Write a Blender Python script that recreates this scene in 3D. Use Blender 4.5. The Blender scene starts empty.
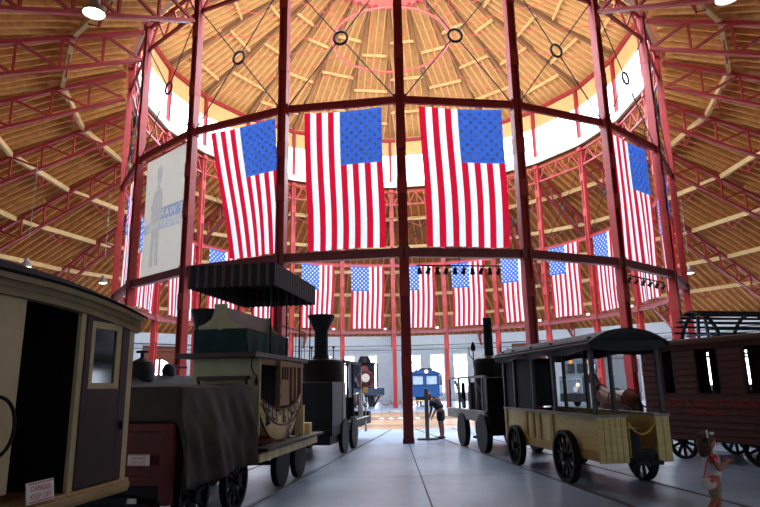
import bpy, math, random
from math import sin, cos, pi, radians, hypot
from mathutils import Vector, Matrix
random.seed(7)
S = bpy.context.scene
COL = S.collection
# ------------------------------------------------------------------ camera, world, light, exposure
A = 2*pi/22                                   # the hall is a 22-sided ring
RC = 14.0                                     # radius of the column ring
def pol(r, k, z=0.0):                         # point at radius r in direction k (0 = towards the camera)
    return Vector((r*sin(k*A), -r*cos(k*A), z))
yaw, pit, rol, foc = -.0084, .2182, -.0176, 598.48
fwd = Vector((sin(yaw)*cos(pit), cos(yaw)*cos(pit), sin(pit)))
rgt = Vector((cos(yaw), -sin(yaw), 0)); up = rgt.cross(fwd)
r2 = rgt*cos(rol)+up*sin(rol); u2 = up*cos(rol)-rgt*sin(rol)
cd = bpy.data.cameras.new('camera'); cam = bpy.data.objects.new('camera', cd); COL.objects.link(cam)
cd.sensor_width = 36; cd.lens = 36*foc/760; cd.clip_start = .05; cd.clip_end = 300
m = Matrix((r2, u2, -fwd)).transposed().to_4x4(); m.translation = (-.5855, -32.2345, 1.6374)
cam.matrix_world = m; S.camera = cam
W = bpy.data.worlds.new('world'); S.world = W; W.use_nodes = True
W.node_tree.nodes['Background'].inputs[0].default_value = (.6, .75, 1, 1)
W.node_tree.nodes['Background'].inputs[1].default_value = .5
S.view_settings.view_transform = 'Standard'; S.view_settings.look = 'None'
S.view_settings.gamma = 1; S.view_settings.use_curve_mapping = False
S.view_settings.exposure = 1.3
S.cycles.use_denoising = True
S.cycles.max_bounces = 7; S.cycles.diffuse_bounces = 5; S.cycles.glossy_bounces = 3
S.cycles.transmission_bounces = 3; S.cycles.transparent_max_bounces = 6
S.cycles.sample_clamp_indirect = 6; S.cycles.caustics_reflective = False; S.cycles.caustics_refractive = False
LANTERN_E, CUPOLA_E, WINDOW_E, LAMP_E = 2.6, 4.0, 5.0, 9.0     # brightness of the daylit panes and the lamps

# daylight falling in through the ring of lantern windows: one area light on each window, tilted down like sky light
for i in range(22):
    ld = bpy.data.lights.new('lantern_skylight', 'AREA'); ld.shape = 'RECTANGLE'; ld.size = 3.6; ld.size_y = 2.2
    near = .5+.5*cos((i+.5)*A)                  # the sunny side of the sky is behind the camera
    ld.energy = 250+520*near**1.6; ld.color = (.76, .88, 1.0); ld.spread = radians(150)
    lo = bpy.data.objects.new('lantern_skylight', ld); COL.objects.link(lo); p = pol(13.7, i+.5, 18.95); lo.location = p
    d = Vector((-p.x, -p.y, 0)).normalized()*cos(radians(38))+Vector((0, 0, -1))*sin(radians(38))
    lo.rotation_euler = d.to_track_quat('-Z', 'Z').to_euler()

# ------------------------------------------------------------------ materials
def lin(h):
    h = h.lstrip('#'); c = [int(h[i:i+2], 16)/255 for i in (0, 2, 4)]
    return [(x/12.92 if x <= .04045 else ((x+.055)/1.055)**2.4) for x in c]
MATS = {}
def mat(name, col, rough=.6, metal=0.0, var=.12, scale=6.0, spec=.4, bump=0.0, stretch=None, emit=0.0, trans=0.0):
    if name in MATS: return MATS[name]
    m = bpy.data.materials.new(name); m.use_nodes = True; nt = m.node_tree; b = nt.nodes['Principled BSDF']
    c = lin(col); b.inputs['Roughness'].default_value = rough; b.inputs['Metallic'].default_value = metal
    b.inputs['Specular IOR Level'].default_value = spec
    if emit:
        b.inputs['Base Color'].default_value = (0, 0, 0, 1)
        b.inputs['Emission Color'].default_value = (*c, 1); b.inputs['Emission Strength'].default_value = emit
        MATS[name] = m; return m
    tc = nt.nodes.new('ShaderNodeTexCoord'); n = nt.nodes.new('ShaderNodeTexNoise')
    n.inputs['Scale'].default_value = scale; n.inputs['Detail'].default_value = 5
    src = tc.outputs['Object']
    if stretch:
        mp = nt.nodes.new('ShaderNodeMapping'); mp.inputs['Scale'].default_value = stretch
        nt.links.new(src, mp.inputs['Vector']); src = mp.outputs['Vector']
    nt.links.new(src, n.inputs['Vector'])
    r = nt.nodes.new('ShaderNodeMapRange'); r.inputs['From Min'].default_value = .3; r.inputs['From Max'].default_value = .7
    r.inputs['To Min'].default_value = 1-var; r.inputs['To Max'].default_value = 1+var
    nt.links.new(n.outputs['Fac'], r.inputs['Value'])
    v = nt.nodes.new('ShaderNodeVectorMath'); v.operation = 'SCALE'; v.inputs[0].default_value = c
    nt.links.new(r.outputs['Result'], v.inputs['Scale']); nt.links.new(v.outputs['Vector'], b.inputs['Base Color'])
    if bump:
        bp = nt.nodes.new('ShaderNodeBump'); bp.inputs['Strength'].default_value = bump; bp.inputs['Distance'].default_value = .02
        nt.links.new(n.outputs['Fac'], bp.inputs['Height']); nt.links.new(bp.outputs['Normal'], b.inputs['Normal'])
    if trans:                                   # thin cloth that lets daylight through
        t = nt.nodes.new('ShaderNodeBsdfTranslucent'); mx = nt.nodes.new('ShaderNodeMixShader')
        nt.links.new(v.outputs['Vector'], t.inputs['Color']); mx.inputs[0].default_value = trans
        nt.links.new(b.outputs[0], mx.inputs[1]); nt.links.new(t.outputs[0], mx.inputs[2])
        nt.links.new(mx.outputs[0], nt.nodes['Material Output'].inputs['Surface'])
    MATS[name] = m; return m
RED = mat('red_steel', '#902424', .45, var=.12, scale=3)
REDD = mat('red_steel_girder', '#982a28', .5, var=.12, scale=2)
DKBEAM = mat('ring_beam_paint', '#7c3a39', .5)
WOODL = mat('roof_board', '#b06a30', .75, var=.25, scale=3, stretch=(1, 1, 1))
JOIST = mat('roof_joist', '#cf9450', .75, var=.18, scale=4)
PALE = mat('pale_timber', '#dab87c', .7, var=.12, scale=5)
PLY = mat('plywood', '#cfa064', .7, var=.1, scale=3)
WALLP = mat('wall_paint', '#dde8ec', .7, var=.04, scale=2)
CREAM = mat('cream_paint', '#bfae84', .55, var=.12, scale=4)
GCREAM = mat('greenish_cream_paint', '#a3a078', .6, var=.1, scale=5)
BUFF = mat('buff_wood', '#9a7556', .6, var=.15, scale=8)
YELC = mat('yellow_paint', '#dcc488', .45, var=.2, scale=6)
YWAG = mat('yellow_boards', '#cdbb78', .55, var=.12, scale=5, stretch=(1, 1, 6))
BLACK = mat('black_iron', '#101116', .6, var=.3, scale=8, spec=.25)
BLACKP = mat('black_paint', '#090a0e', .5, var=.2, scale=4, spec=.25)
NEARBLK = mat('dark_interior', '#0a0a0c', .9)  # near-black; puts shade into coach insides, also load and horse eyes
BRONZE = mat('brass', '#8c6a30', .35, metal=.8)
STEEL = mat('bare_steel', '#b9b7b4', .3, metal=.8)
GREYW = mat('grey_timber', '#8d8a85', .7, var=.2, scale=8)
OXRED = mat('oxide_red', '#5b1f1c', .6, var=.2, scale=6)
DKBROWN = mat('dark_brown_paint', '#34201c', .5, var=.2, scale=5)
BRNBOARD = mat('brown_boards', '#4f2a22', .65, var=.2, scale=5, stretch=(1, 1, 8))
TARP = mat('tarpaulin', '#38332c', .8, var=.2, scale=5, bump=.15)
GREENC = mat('dark_green_cloth', '#12312d', .85, var=.2, scale=6)
CANVAS = mat('black_canvas', '#15171b', .7, var=.25, scale=9)
SCREEN = mat('dark_mesh_screen', '#1c1e22', .8, var=.3, scale=60)
WHITE = mat('white_paint', '#e4e2de', .5, var=.03)
REDTXT = mat('red_lettering', '#c8262c', .6)
NAVY = mat('blue_loco_paint', '#174a86', .4, var=.1)
DNAVY = mat('dark_blue_paint', '#26364c', .4, var=.2)
GREYL = mat('grey_loco_paint', '#56636a', .45, var=.2)
GLASSD = mat('dark_glass', '#10151a', .08, spec=.8)
SKIN = mat('skin', '#a8684c', .6, var=.05)
HAIR = mat('brown_hair', '#4a3426', .7, var=.25, scale=40)
HAIR2 = mat('tawny_hair', '#6b4630', .7, var=.25, scale=40)
FLR = mat('flag_red', '#c41230', .8, var=.05, trans=.55)
FLW = mat('flag_white', '#e8eef4', .8, var=.03, trans=.55)
FLB = mat('flag_blue', '#3766c4', .8, var=.08, trans=.5)
STAR = mat('flag_star', '#dfe6f2', .8, trans=.3)
LANT = mat('lantern_daylight_pane', '#dfe9ff', emit=LANTERN_E)
CUPO = mat('cupola_daylight_pane', '#fff4ee', emit=CUPOLA_E)
WIND = mat('wall_daylight_pane', '#e2ecff', emit=WINDOW_E)
LAMPM = mat('lamp_glow', '#fff6e0', emit=LAMP_E)
AMBER = mat('amber_lens', '#f08a28', emit=.6)
WLAMP = mat('headlamp_glow', '#ffd8c0', emit=.55)
ALU = mat('spun_aluminium', '#9a968f', .4, metal=.6)

# ------------------------------------------------------------------ mesh builder
class MB:
    def __init__(s): s.v = []; s.f = []; s.mi = []; s.m = 0; s.T = None
    def add(s, vs, fs):
        o = len(s.v)
        s.v += [tuple(s.T @ Vector(p)) for p in vs] if s.T else [tuple(p) for p in vs]
        s.f += [tuple(i+o for i in f) for f in fs]; s.mi += [s.m]*len(fs); return s
    def box(s, c, d, rz=0.0, M=None):
        x, y, z = d[0]/2, d[1]/2, d[2]/2
        vs = [Vector((a*x, b*y, e*z)) for a in (-1, 1) for b in (-1, 1) for e in (-1, 1)]
        if M is not None: vs = [M @ p for p in vs]
        if rz: R = Matrix.Rotation(rz, 3, 'Z'); vs = [R @ p for p in vs]
        c = Vector(c)
        return s.add([p+c for p in vs], [(0, 1, 3, 2), (4, 6, 7, 5), (0, 4, 5, 1), (2, 3, 7, 6), (0, 2, 6, 4), (1, 5, 7, 3)])
    def b2(s, x0, x1, y0, y1, z0, z1): return s.box(((x0+x1)/2, (y0+y1)/2, (z0+z1)/2), (abs(x1-x0), abs(y1-y0), abs(z1-z0)))
    def bar(s, p, q, w, h, upv=(0, 0, 1)):
        p, q = Vector(p), Vector(q); d = (q-p).normalized(); u = Vector(upv)
        a = d.cross(u)
        if a.length < 1e-4: a = d.cross(Vector((1, 0, 0)))
        a.normalize(); b = a.cross(d)
        vs = [e+a*i*w/2+b*j*h/2 for e in (p, q) for i, j in ((-1, -1), (1, -1), (1, 1), (-1, 1))]
        return s.add(vs, [(0, 1, 2, 3), (7, 6, 5, 4), (0, 4, 5, 1), (1, 5, 6, 2), (2, 6, 7, 3), (3, 7, 4, 0)])
    def tube(s, pts, r, n=6, closed=False):
        pts = [Vector(p) for p in pts]; N = len(pts); rs = r if isinstance(r, (list, tuple)) else [r]*N; vs = []; ref = None
        for i, p in enumerate(pts):
            d = (pts[(i+1) % N]-pts[i-1]) if closed else (pts[min(i+1, N-1)]-pts[max(i-1, 0)])
            d.normalize()
            if ref is None: ref = Vector((0, 0, 1)) if abs(d.z) < .9 else Vector((1, 0, 0))
            a = d.cross(ref).normalized(); b = a.cross(d).normalized(); ref = b
            vs += [p+(a*cos(2*pi*j/n)+b*sin(2*pi*j/n))*rs[i] for j in range(n)]
        fs = [(i*n+j, i*n+(j+1) % n, ((i+1) % N)*n+(j+1) % n, ((i+1) % N)*n+j) for i in range(N if closed else N-1) for j in range(n)]
        if not closed: fs += [tuple(range(n-1, -1, -1)), tuple(range((N-1)*n, N*n))]
        return s.add(vs, fs)
    def cyl(s, p, q, r, r1=None, n=14): return s.tube([p, q], [r, r if r1 is None else r1], n)
    def lathe(s, prof, c=(0, 0, 0), n=24, M=None):
        c = Vector(c); vs = []
        for r, z in prof: vs += [Vector((r*cos(2*pi*j/n), r*sin(2*pi*j/n), z)) for j in range(n)]
        if M is not None: vs = [M @ p for p in vs]
        N = len(prof); fs = [(i*n+j, i*n+(j+1) % n, (i+1)*n+(j+1) % n, (i+1)*n+j) for i in range(N-1) for j in range(n)]
        if prof[0][0] > 1e-5: fs.append(tuple(range(n-1, -1, -1)))
        if prof[-1][0] > 1e-5: fs.append(tuple(range((N-1)*n, N*n)))
        return s.add([p+c for p in vs], fs)
    def prism(s, poly, ax, a, b):               # polygon in the two other axes, extruded along ax from a to b
        N = len(poly)
        def P(u, v, w): return {'x': (w, u, v), 'y': (u, w, v), 'z': (u, v, w)}[ax]
        vs = [P(u, v, a) for u, v in poly]+[P(u, v, b) for u, v in poly]
        return s.add(vs, [tuple(range(N-1, -1, -1)), tuple(range(N, 2*N))]+[(i, (i+1) % N, N+(i+1) % N, N+i) for i in range(N)])
    def grid(s, fn, nu, nv, mf=None):
        o = len(s.v); s.add([fn(i/nu, j/nv) for i in range(nu+1) for j in range(nv+1)], [])
        for i in range(nu):
            for j in range(nv):
                s.f.append((o+i*(nv+1)+j, o+(i+1)*(nv+1)+j, o+(i+1)*(nv+1)+j+1, o+i*(nv+1)+j+1)); s.mi.append(mf(i, j) if mf else s.m)
        return s
    def ell(s, c, r, n=14, M=None):
        k = n//2
        vs = [(r[0]*sin(pi*i/k)*cos(2*pi*j/n), r[1]*sin(pi*i/k)*sin(2*pi*j/n), r[2]*cos(pi*i/k)) for i in range(k+1) for j in range(n)]
        vs = [Vector(p) for p in vs]
        if M is not None: vs = [M @ p for p in vs]
        c = Vector(c)
        return s.add([p+c for p in vs], [(i*n+j, (i+1)*n+j, (i+1)*n+(j+1) % n, i*n+(j+1) % n) for i in range(k) for j in range(n)])
    def build(s, name, mats, parent=None, smooth=True, bevel=0.0, solid=0.0, origin=None):
        me = bpy.data.meshes.new(name)
        vs = s.v if origin is None else [tuple(Vector(p)-Vector(origin)) for p in s.v]
        me.from_pydata(vs, [], s.f)
        for mm in (mats if isinstance(mats, (list, tuple)) else [mats]): me.materials.append(mm)
        me.polygons.foreach_set('material_index', s.mi)
        me.validate(); me.update()
        if smooth:
            me.polygons.foreach_set('use_smooth', [True]*len(me.polygons)); me.set_sharp_from_angle(angle=radians(38))
        o = bpy.data.objects.new(name, me); COL.objects.link(o)
        if parent: o.parent = parent
        if origin is not None: o.location = origin
        if bevel:
            b = o.modifiers.new('bevel', 'BEVEL'); b.width = bevel; b.segments = 2; b.limit_method = 'ANGLE'
        if solid:
            b = o.modifiers.new('solidify', 'SOLIDIFY'); b.thickness = solid; b.offset = 0
        return o
def tag(o, label=None, cat=None, group=None, kind=None):
    if label: o['label'] = label
    if cat: o['category'] = cat
    if group: o['group'] = group
    if kind: o['kind'] = kind
    return o
def thing(name, label, cat, loc=(0, 0, 0), rz=0.0, group=None):
    o = bpy.data.objects.new(name, None); COL.objects.link(o); o.empty_display_size = .2
    o.location = loc; o.rotation_euler = (0, 0, rz); return tag(o, label, cat, group, 'thing')
def struct(o): o['kind'] = 'structure'; return o
def dup(root, loc, rz, label=None, group=None):
    r = root.copy(); COL.objects.link(r); r.location = loc; r.rotation_euler = (0, 0, rz)
    if label: r['label'] = label
    if group: r['group'] = group
    for ch in list(root.children):
        c = ch.copy(); COL.objects.link(c); c.parent = r
        for g in list(ch.children):
            d = g.copy(); COL.objects.link(d); d.parent = c
    return r
def text_into(mb, string, size, fn, space=1.0, bold=0.0):  # letters as mesh, each vertex (u, v) placed by fn; u centred
    cu = bpy.data.curves.new('t', 'FONT'); cu.body = string; cu.size = size; cu.align_x = 'CENTER'; cu.space_character = space
    cu.resolution_u = 3; cu.offset = bold
    ob = bpy.data.objects.new('t', cu); me = ob.to_mesh()
    vs = [fn(p.co.x, p.co.y) for p in me.vertices]; fs = [tuple(p.vertices) for p in me.polygons]
    mb.add(vs, fs); ob.to_mesh_clear(); bpy.data.objects.remove(ob); bpy.data.curves.remove(cu)
ORD = 'zeroth first second third fourth fifth sixth seventh eighth ninth tenth eleventh'.split()
def norm(k): return round((k+10.999) % 22-10.999, 3)
def coln(k):
    k = norm(k); sd = 'right' if k > 0 else 'left'
    if k == 0: return 'central near column'
    if abs(k) <= 4: return f'{ORD[int(abs(k))]} near column {sd} of centre'
    j = int(11-abs(k)+.001)
    return 'central far column' if j == 0 else f'{ORD[j]} far column {sd} of centre'
def bayn(m):
    m = norm(m); sd = 'right' if m > 0 else 'left'
    return f'{ORD[int(abs(m)+.5)]} near bay {sd} of centre' if abs(m) < 5 else f'{ORD[int(11-abs(m)+.5)]} far bay {sd} of centre'
def rz_of(k): return k*A+pi/2                  # local +X then points to the hall's centre, +Y to the left
def bay_frame(m):                              # corners k, k+1 of a bay at the ring: middle point and rotation
    return pol(RC*cos(A/2), m), m*A
CH = 2*RC*sin(A/2)                             # bay width on the ring
# ------------------------------------------------------------------ floor, walls, roofs
RW = 34.5; ZW = 7.0
fm = bpy.data.materials.new('sealed_concrete'); fm.use_nodes = True; nt = fm.node_tree; b = nt.nodes['Principled BSDF']
tc = nt.nodes.new('ShaderNodeTexCoord'); n1 = nt.nodes.new('ShaderNodeTexNoise'); n1.inputs['Scale'].default_value = .35; n1.inputs['Detail'].default_value = 8
cr = nt.nodes.new('ShaderNodeValToRGB'); cr.color_ramp.elements[0].position = .3; cr.color_ramp.elements[1].position = .72
cr.color_ramp.elements[0].color = (*lin('#6a7f95'), 1); cr.color_ramp.elements[1].color = (*lin('#9ab0c8'), 1)  # blue cast and mottling put reflected sky into the concrete's colour
n2 = nt.nodes.new('ShaderNodeTexNoise'); n2.inputs['Scale'].default_value = 2.2; n2.inputs['Detail'].default_value = 6
mr = nt.nodes.new('ShaderNodeMapRange'); mr.inputs['To Min'].default_value = .22; mr.inputs['To Max'].default_value = .5
for a_, b_ in ((tc.outputs['Object'], n1.inputs['Vector']), (tc.outputs['Object'], n2.inputs['Vector']), (n1.outputs['Fac'], cr.inputs['Fac']),
               (cr.outputs['Color'], b.inputs['Base Color']), (n2.outputs['Fac'], mr.inputs['Value']), (mr.outputs['Result'], b.inputs['Roughness'])):
    nt.links.new(a_, b_)
JOINT = mat('floor_joint', '#3a3a3c', .8)
mb = MB(); N = 88
mb.grid(lambda u, v: pol(8.15+(35.5-8.15)*v, u*22, 0), N, 6)
mb.m = 1
for k in range(22):
    a, b_ = pol(14.3, k, .002), pol(34, k, .002); t = Vector((cos(k*A), sin(k*A), 0))*.012
    mb.add([a-t, a+t, b_+t, b_-t], [(0, 1, 2, 3)])
for r in (20.5, 27.0): mb.grid(lambda u, v: pol(r+.02*v, u*22, .002), N, 1)
struct(mb.build('floor', [fm, JOINT], smooth=False))
# turntable
TT = mat('turntable_boards', '#9a7a5c', .3, var=.2, scale=1.5)
t = thing('turntable', 'wide round timber decked turntable in the middle of the hall floor', 'turntable')
mb = MB(); mb.lathe([(8.05, -.35), (8.05, -.02), (0, -.02)], n=88); mb.build('deck', TT, t)
mb = MB(); mb.grid(lambda u, v: pol(5.5+.3*v, u*22, .0), 88, 1); mb.build('bright_ring', STEEL, t)  # added bright metal strip, drawn for a thin bright line on the deck
for y in (-.72, .72): MB().b2(-7.9, 7.9, y-.04, y+.04, -.02, .03).build('rail', STEEL, t)
MB().grid(lambda u, v: pol(8.05+.1*v, u*22, -.03), 88, 1).build('pit_rim', BLACK, t)
# walls: 22 flat bays, far ones with windows or a big door, two unseen near windows added as fill
apo = RW*cos(A/2); half = RW*sin(A/2)
wn = 0
for i in range(22):
    mcen = norm(i+.5); sdn = 'far' if abs(mcen) > 7 else ('near' if abs(mcen) < 4 else ('right' if mcen > 0 else 'left'))
    o_loc = pol(apo, mcen); rz = mcen*A         # local +X right seen from outside, +Y towards the centre
    door = mcen in (9.5, -8.5)
    holes = [(-1.75, 1.75, 0, 5.8)] if door else ([(c-.68, c+.68, .9, 4.85) for c in (-2.5, 0, 2.5)] if abs(mcen) > 6 else ([(-.68, .68, .9, 4.85)] if abs(mcen) == 1.5 else []))  # side and near bays left blank to darken the foreground, bar two fill windows
    mb = MB(); xs = [-half-.05]
    for h in holes: xs += [h[0], h[1]]
    xs.append(half+.05)
    for j in range(0, len(xs), 2): mb.b2(xs[j], xs[j+1], -.3, 0, 0, ZW)
    for h in holes:
        mb.b2(h[0], h[1], -.3, 0, h[3], ZW)
        if h[2] > 0: mb.b2(h[0], h[1], -.3, 0, 0, h[2])
    w = struct(mb.build('wall_'+sdn, WALLP, smooth=False)); w.location = o_loc; w.rotation_euler.z = rz
    wn += 1
    if door:
        d = bpy.data.objects.new(f'door_{wn}', None); COL.objects.link(d); d.location = o_loc; d.rotation_euler.z = rz; struct(d)
        DW = mat('brown_door', '#8a4a30', .6, var=.15, scale=3, stretch=(6, 1, 1))
        for s_ in (-1, 1):                       # two leaves with an arched glazed light across both
            mb = MB(); pts = []
            for q in range(9):
                x = 1.3*q/8; pts.append((x, 3.2+1.3*math.sqrt(max(0, 1-(x/1.3)**2))))
            for q in range(8):
                x0, x1 = pts[q][0], pts[q+1][0]; z0, z1 = pts[q][1], pts[q+1][1]
                mb.prism([(s_*x0, z0), (s_*x1, z1), (s_*x1, 5.8), (s_*x0, 5.8)], 'y', -.2, -.1)
            mb.b2(s_*.05, s_*1.3, -.2, -.1, 0, 1.0); mb.b2(s_*1.3, s_*1.75, -.2, -.1, 0, 5.8); mb.b2(0, s_*.12, -.2, -.08, 0, 5.8)
            mb.b2(s_*.62, s_*.68, -.2, -.1, 1.0, 4.3)
            mb.build('door_leaf', DW, d, smooth=False)
            MB().b2(s_*.05, s_*1.35, -.26, -.23, .95, 4.6).build('door_pane', WIND, d, smooth=False)
        mb = MB()
        for c_ in (-.05, .05): mb.tube([(c_*40, .12, 5.95), (c_*44, .12, 5.95)], .03)
        mb.b2(-3.6, 3.6, .06, .12, 5.9, 6.0); mb.build('door_track', BLACK, d)
    else:
        for h in holes:
            wn += 1
            d = bpy.data.objects.new(f'window_{wn}', None); COL.objects.link(d); d.location = o_loc; d.rotation_euler.z = rz; struct(d)
            MB().b2(h[0], h[1], -.2, -.18, h[2], h[3]).build('window_pane', WIND, d, smooth=False)
            mb = MB(); mb.b2(h[0]-.05, h[1]+.05, 0, .12, h[2]-.1, h[2]); mb.b2((h[0]+h[1])/2-.025, (h[0]+h[1])/2+.025, -.17, -.12, h[2], h[3])
            mb.b2(h[0], h[1], -.17, -.12, (h[2]+h[3])/2-.03, (h[2]+h[3])/2+.03)
            mb.build('window_frame', WALLP, d, smooth=False)
# lower roof: boards on joists, falling from the column ring to the outer wall
RI, ZI, RO, ZO = 13.75, 17.35, 35.2, 6.95
SL = (ZI-ZO)/(RI-RO)
def zr(r): return ZI+SL*(r-RI)
def joists(mb, r0, r1, zf, sp, w, h, below):
    for i in range(22):
        m_ = i+.5; c, s_ = cos(m_*A), sin(m_*A); n_ = int(r1*sin(A/2)/sp)
        for j in range(-n_, n_+1):
            y = (j+.0)*sp; lo = max(r0, abs(y)/math.tan(A/2)+.1)/1.0; hi = r1*cos(A/2)
            lo = max(r0*cos(A/2), lo)
            if hi-lo < .4: continue
            def P(d, dz):                       # d = distance along the bay's centre line
                r_eq = d/cos(A/2); return Vector((d*s_+y*c, -d*c+y*s_, zf(r_eq)+dz))
            mb.bar(P(lo, -below), P(hi, -below), w, h)
mb = MB()
mb.grid(lambda u, v: pol(14.12+(RO-14.12)*v, round(u*22), zr(14.12+(RO-14.12)*v)), 22, 10)
mb.grid(lambda u, v: pol(14.12+(RO-14.12)*v, round(u*22), zr(14.12+(RO-14.12)*v)+.25), 22, 1)
mb.m = 1
joists(mb, 14.3, RO, zr, .62, .08, .26, .13)
struct(mb.build('ceiling', [WOODL, JOIST], smooth=False))
# lantern roof
LR0, LZ0, LR1, LZ1 = 14.7, 21.45, 4.3, 27.35
def zl(r): return LZ0+(LZ1-LZ0)*(LR0-r)/(LR0-LR1)
mb = MB()
mb.grid(lambda u, v: pol(LR1+(LR0-LR1)*v, round(u*22), zl(LR1+(LR0-LR1)*v)+.2), 22, 8)
mb.grid(lambda u, v: pol(LR1+(LR0-LR1)*v, round(u*22), zl(LR1+(LR0-LR1)*v)+.45), 22, 1)
mb.m = 1
joists(mb, LR1+.1, LR0, lambda r: zl(r)+.2, .5, .07, .2, .1)
struct(mb.build('ceiling', [mat('lit_roof_board', '#c08e54', .75, var=.15, scale=3), mat('lit_roof_joist', '#d6a868', .75, var=.1, scale=4)], smooth=False))  # same wood as the lower roof, painted paler as if better lit
# lantern wall: sill, plywood band, posts and panes per bay
for i in range(22):
    m_ = norm(i+.5); loc = pol(RC*cos(A/2), m_); rz = m_*A; h = CH/2
    w = bpy.data.objects.new(f'window_{100+i}', None); COL.objects.link(w); w.location = loc; w.rotation_euler.z = rz; struct(w)
    MB().b2(-h, h, -.24, -.22, 17.75, 20.1).build('window_pane', LANT, w, smooth=False)
    mb = MB(); mb.b2(-h-.02, h+.02, -.1, .1, 17.3, 17.58); mb.m = 1; mb.b2(-h-.05, h+.05, -.25, .14, 17.58, 17.75)
    mb.build('window_sill', [mat('sill_paint', '#d8cdb8', .6, var=.05), mat('sill_paint', '#d8cdb8', .6, var=.05)], w, smooth=False)
    MB().b2(-h-.02, h+.02, -.2, -.1, 20.1, 21.62).build('plywood_band', PLY, w, smooth=False)
    mb = MB(); [mb.b2(x-.02, x+.02, -.21, -.17, 17.75, 20.1) for x in (-h*.4, h*.4)]; mb.build('mullion', WALLP, w, smooth=False)
    mb = MB(); mb.b2(-h-.03, h+.03, -.1, .1, 21.25, 21.5)
    struct(mb.build('trim_'+str(i+1), RED, smooth=False)); o = bpy.data.objects[mb and ('trim_'+str(i+1))]; o.location = loc; o.rotation_euler.z = rz
# cupola over the hole in the lantern roof
mb = MB()
mb.grid(lambda u, v: pol(*[(4.05, 0), (4.35, 0), (4.35, 0), (4.05, 0), (4.05, 0)][round(v*4)][:1], u*22, [27.05, 27.05, 27.7, 27.7, 27.05][round(v*4)]), 44, 4)
for q in range(44): mb.b2(-.12, .12, -.06, .06, 0, .12) if False else mb.box(pol(4.2, q/2, 27.02), (.3, .3, .16), rz=q*A/2)
o = mb.build('cupola_ring', mat('lit_red_steel', '#c0504c', .5), smooth=False); tag(o, 'scalloped red steel ring around the opening at the lantern roof peak', 'ring beam', kind='thing')  # red steel painted pinkish for the glare of the cupola daylight
w = bpy.data.objects.new('window_200', None); COL.objects.link(w); struct(w)
mb = MB(); mb.lathe([(4.4, 27.4), (4.4, 30.2)], n=44); mb.f = mb.f[:-2]; mb.mi = mb.mi[:-2]; mb.build('window_pane', CUPO, w)
mb = MB(); [mb.bar(pol(4.33, q, 27.4), pol(4.33, q, 30.2), .12, .12) for q in range(22)]; mb.build('window_frame', RED, w)
mb = MB(); mb.lathe([(4.8, 30.1), (0, 32.5)], n=44); mb.f = mb.f[:-1]; mb.mi = mb.mi[:-1]; struct(mb.build('ceiling', PLY))

# ------------------------------------------------------------------ the iron frame
# columns
col0 = thing('iron_column', '', 'column')
mb = MB()
for s_ in (-1, 1):
    mb.b2(s_*.09, s_*.15, -.13, .13, .12, 17.05)
mb.b2(-.09, .09, -.06, .06, .12, 17.05); mb.build('shaft', RED, col0, smooth=False)
for z in (2.2, 4.6, 7.9, 9.4, 12.6, 15.0):
    MB().b2(-.16, .16, -.145, .145, z-.28, z+.28).build('batten_plate', REDD, col0, smooth=False)
MB().b2(-.165, .165, -.15, .15, 0, .14).build('base_plate', RED, col0, smooth=False)
MB().b2(-.17, .17, -.2, .2, 16.85, 17.1).build('cap', RED, col0, smooth=False)
mb = MB(); mb.b2(-.11, .11, -.09, .09, 17.76, 21.3); mb.build('lantern_post', RED, col0, smooth=False)
for k in range(22):
    kk = norm(k); place = 'tall dark red iron column, the '+coln(kk)
    o = col0 if k == 0 else dup(col0, (0, 0, 0), 0)
    o.location = pol(RC, kk); o.rotation_euler.z = kk*A; o['label'] = place; o['group'] = 'ring of iron columns'
# ring beams (two heights), lattice girders, cross bracing
def per_bay(proto, lab, grp, skip=()):
    first = True
    for i in range(22):
        m_ = norm(i+.5)
        if m_ in skip: continue
        loc, rz = bay_frame(m_)
        if first: o = proto; first = False
        else: o = dup(proto, (0, 0, 0), 0)
        o.location = (loc.x, loc.y, proto.location.z); o.rotation_euler.z = rz; o['label'] = lab+bayn(m_); o['group'] = grp
h = CH/2
lowb = thing('lower_ring_beam', '', 'beam', (0, 0, 5.7))
mb = MB(); mb.b2(-h+.13, h-.13, -.05, .05, -.12, .1); mb.b2(-h+.13, h-.13, -.11, .11, .1, .13); mb.b2(-h+.13, h-.13, -.11, .11, -.15, -.12); mb.build('beam', DKBEAM, lowb, smooth=False)
for s_ in (-1, 1): MB().b2(s_*(h-.17), s_*(h-.02), -.17, .17, -.17, .16).build('splice_plate', ALU if False else DKBEAM, lowb, smooth=False)
per_bay(lowb, 'lower horizontal beam across the ', 'lower ring beams')
topb = thing('upper_ring_beam', '', 'beam', (0, 0, 10.85))
mb = MB(); mb.b2(-h+.13, h-.13, -.05, .05, -.1, .1); mb.b2(-h+.13, h-.13, -.1, .1, .1, .13); mb.build('beam', REDD, topb, smooth=False)
for s_ in (-1, 1): MB().b2(s_*(h-.2), s_*(h-.1), -.14, .14, -.14, .18).build('bracket', RED, topb, smooth=False)
per_bay(topb, 'upper horizontal beam across the ', 'upper ring beams')
gir = thing('lattice_girder', '', 'girder', (0, 0, 15.85))
MB().b2(-h+.1, h-.1, -.05, .05, 1.0, 1.12).build('top_chord', REDD, gir, smooth=False)
MB().b2(-h+.1, h-.1, -.05, .05, -.05, .07).build('bottom_chord', REDD, gir, smooth=False)
for q in range(6):
    x0, x1 = -h+.2+q*(CH-.4)/6, -h+.2+(q+1)*(CH-.4)/6; a, b_ = (1.0, .05) if q % 2 else (.05, 1.0)
    MB().bar((x0, 0, a), (x1, 0, b_), .07, .07, (0, 1, 0)).build('diagonal', REDD, gir, smooth=False)
per_bay(gir, 'red lattice girder under the lantern sill, ', 'lattice girders under the lantern')
xb = thing('rod_brace', '', 'bracing', (0, 0, 13.38))
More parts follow.
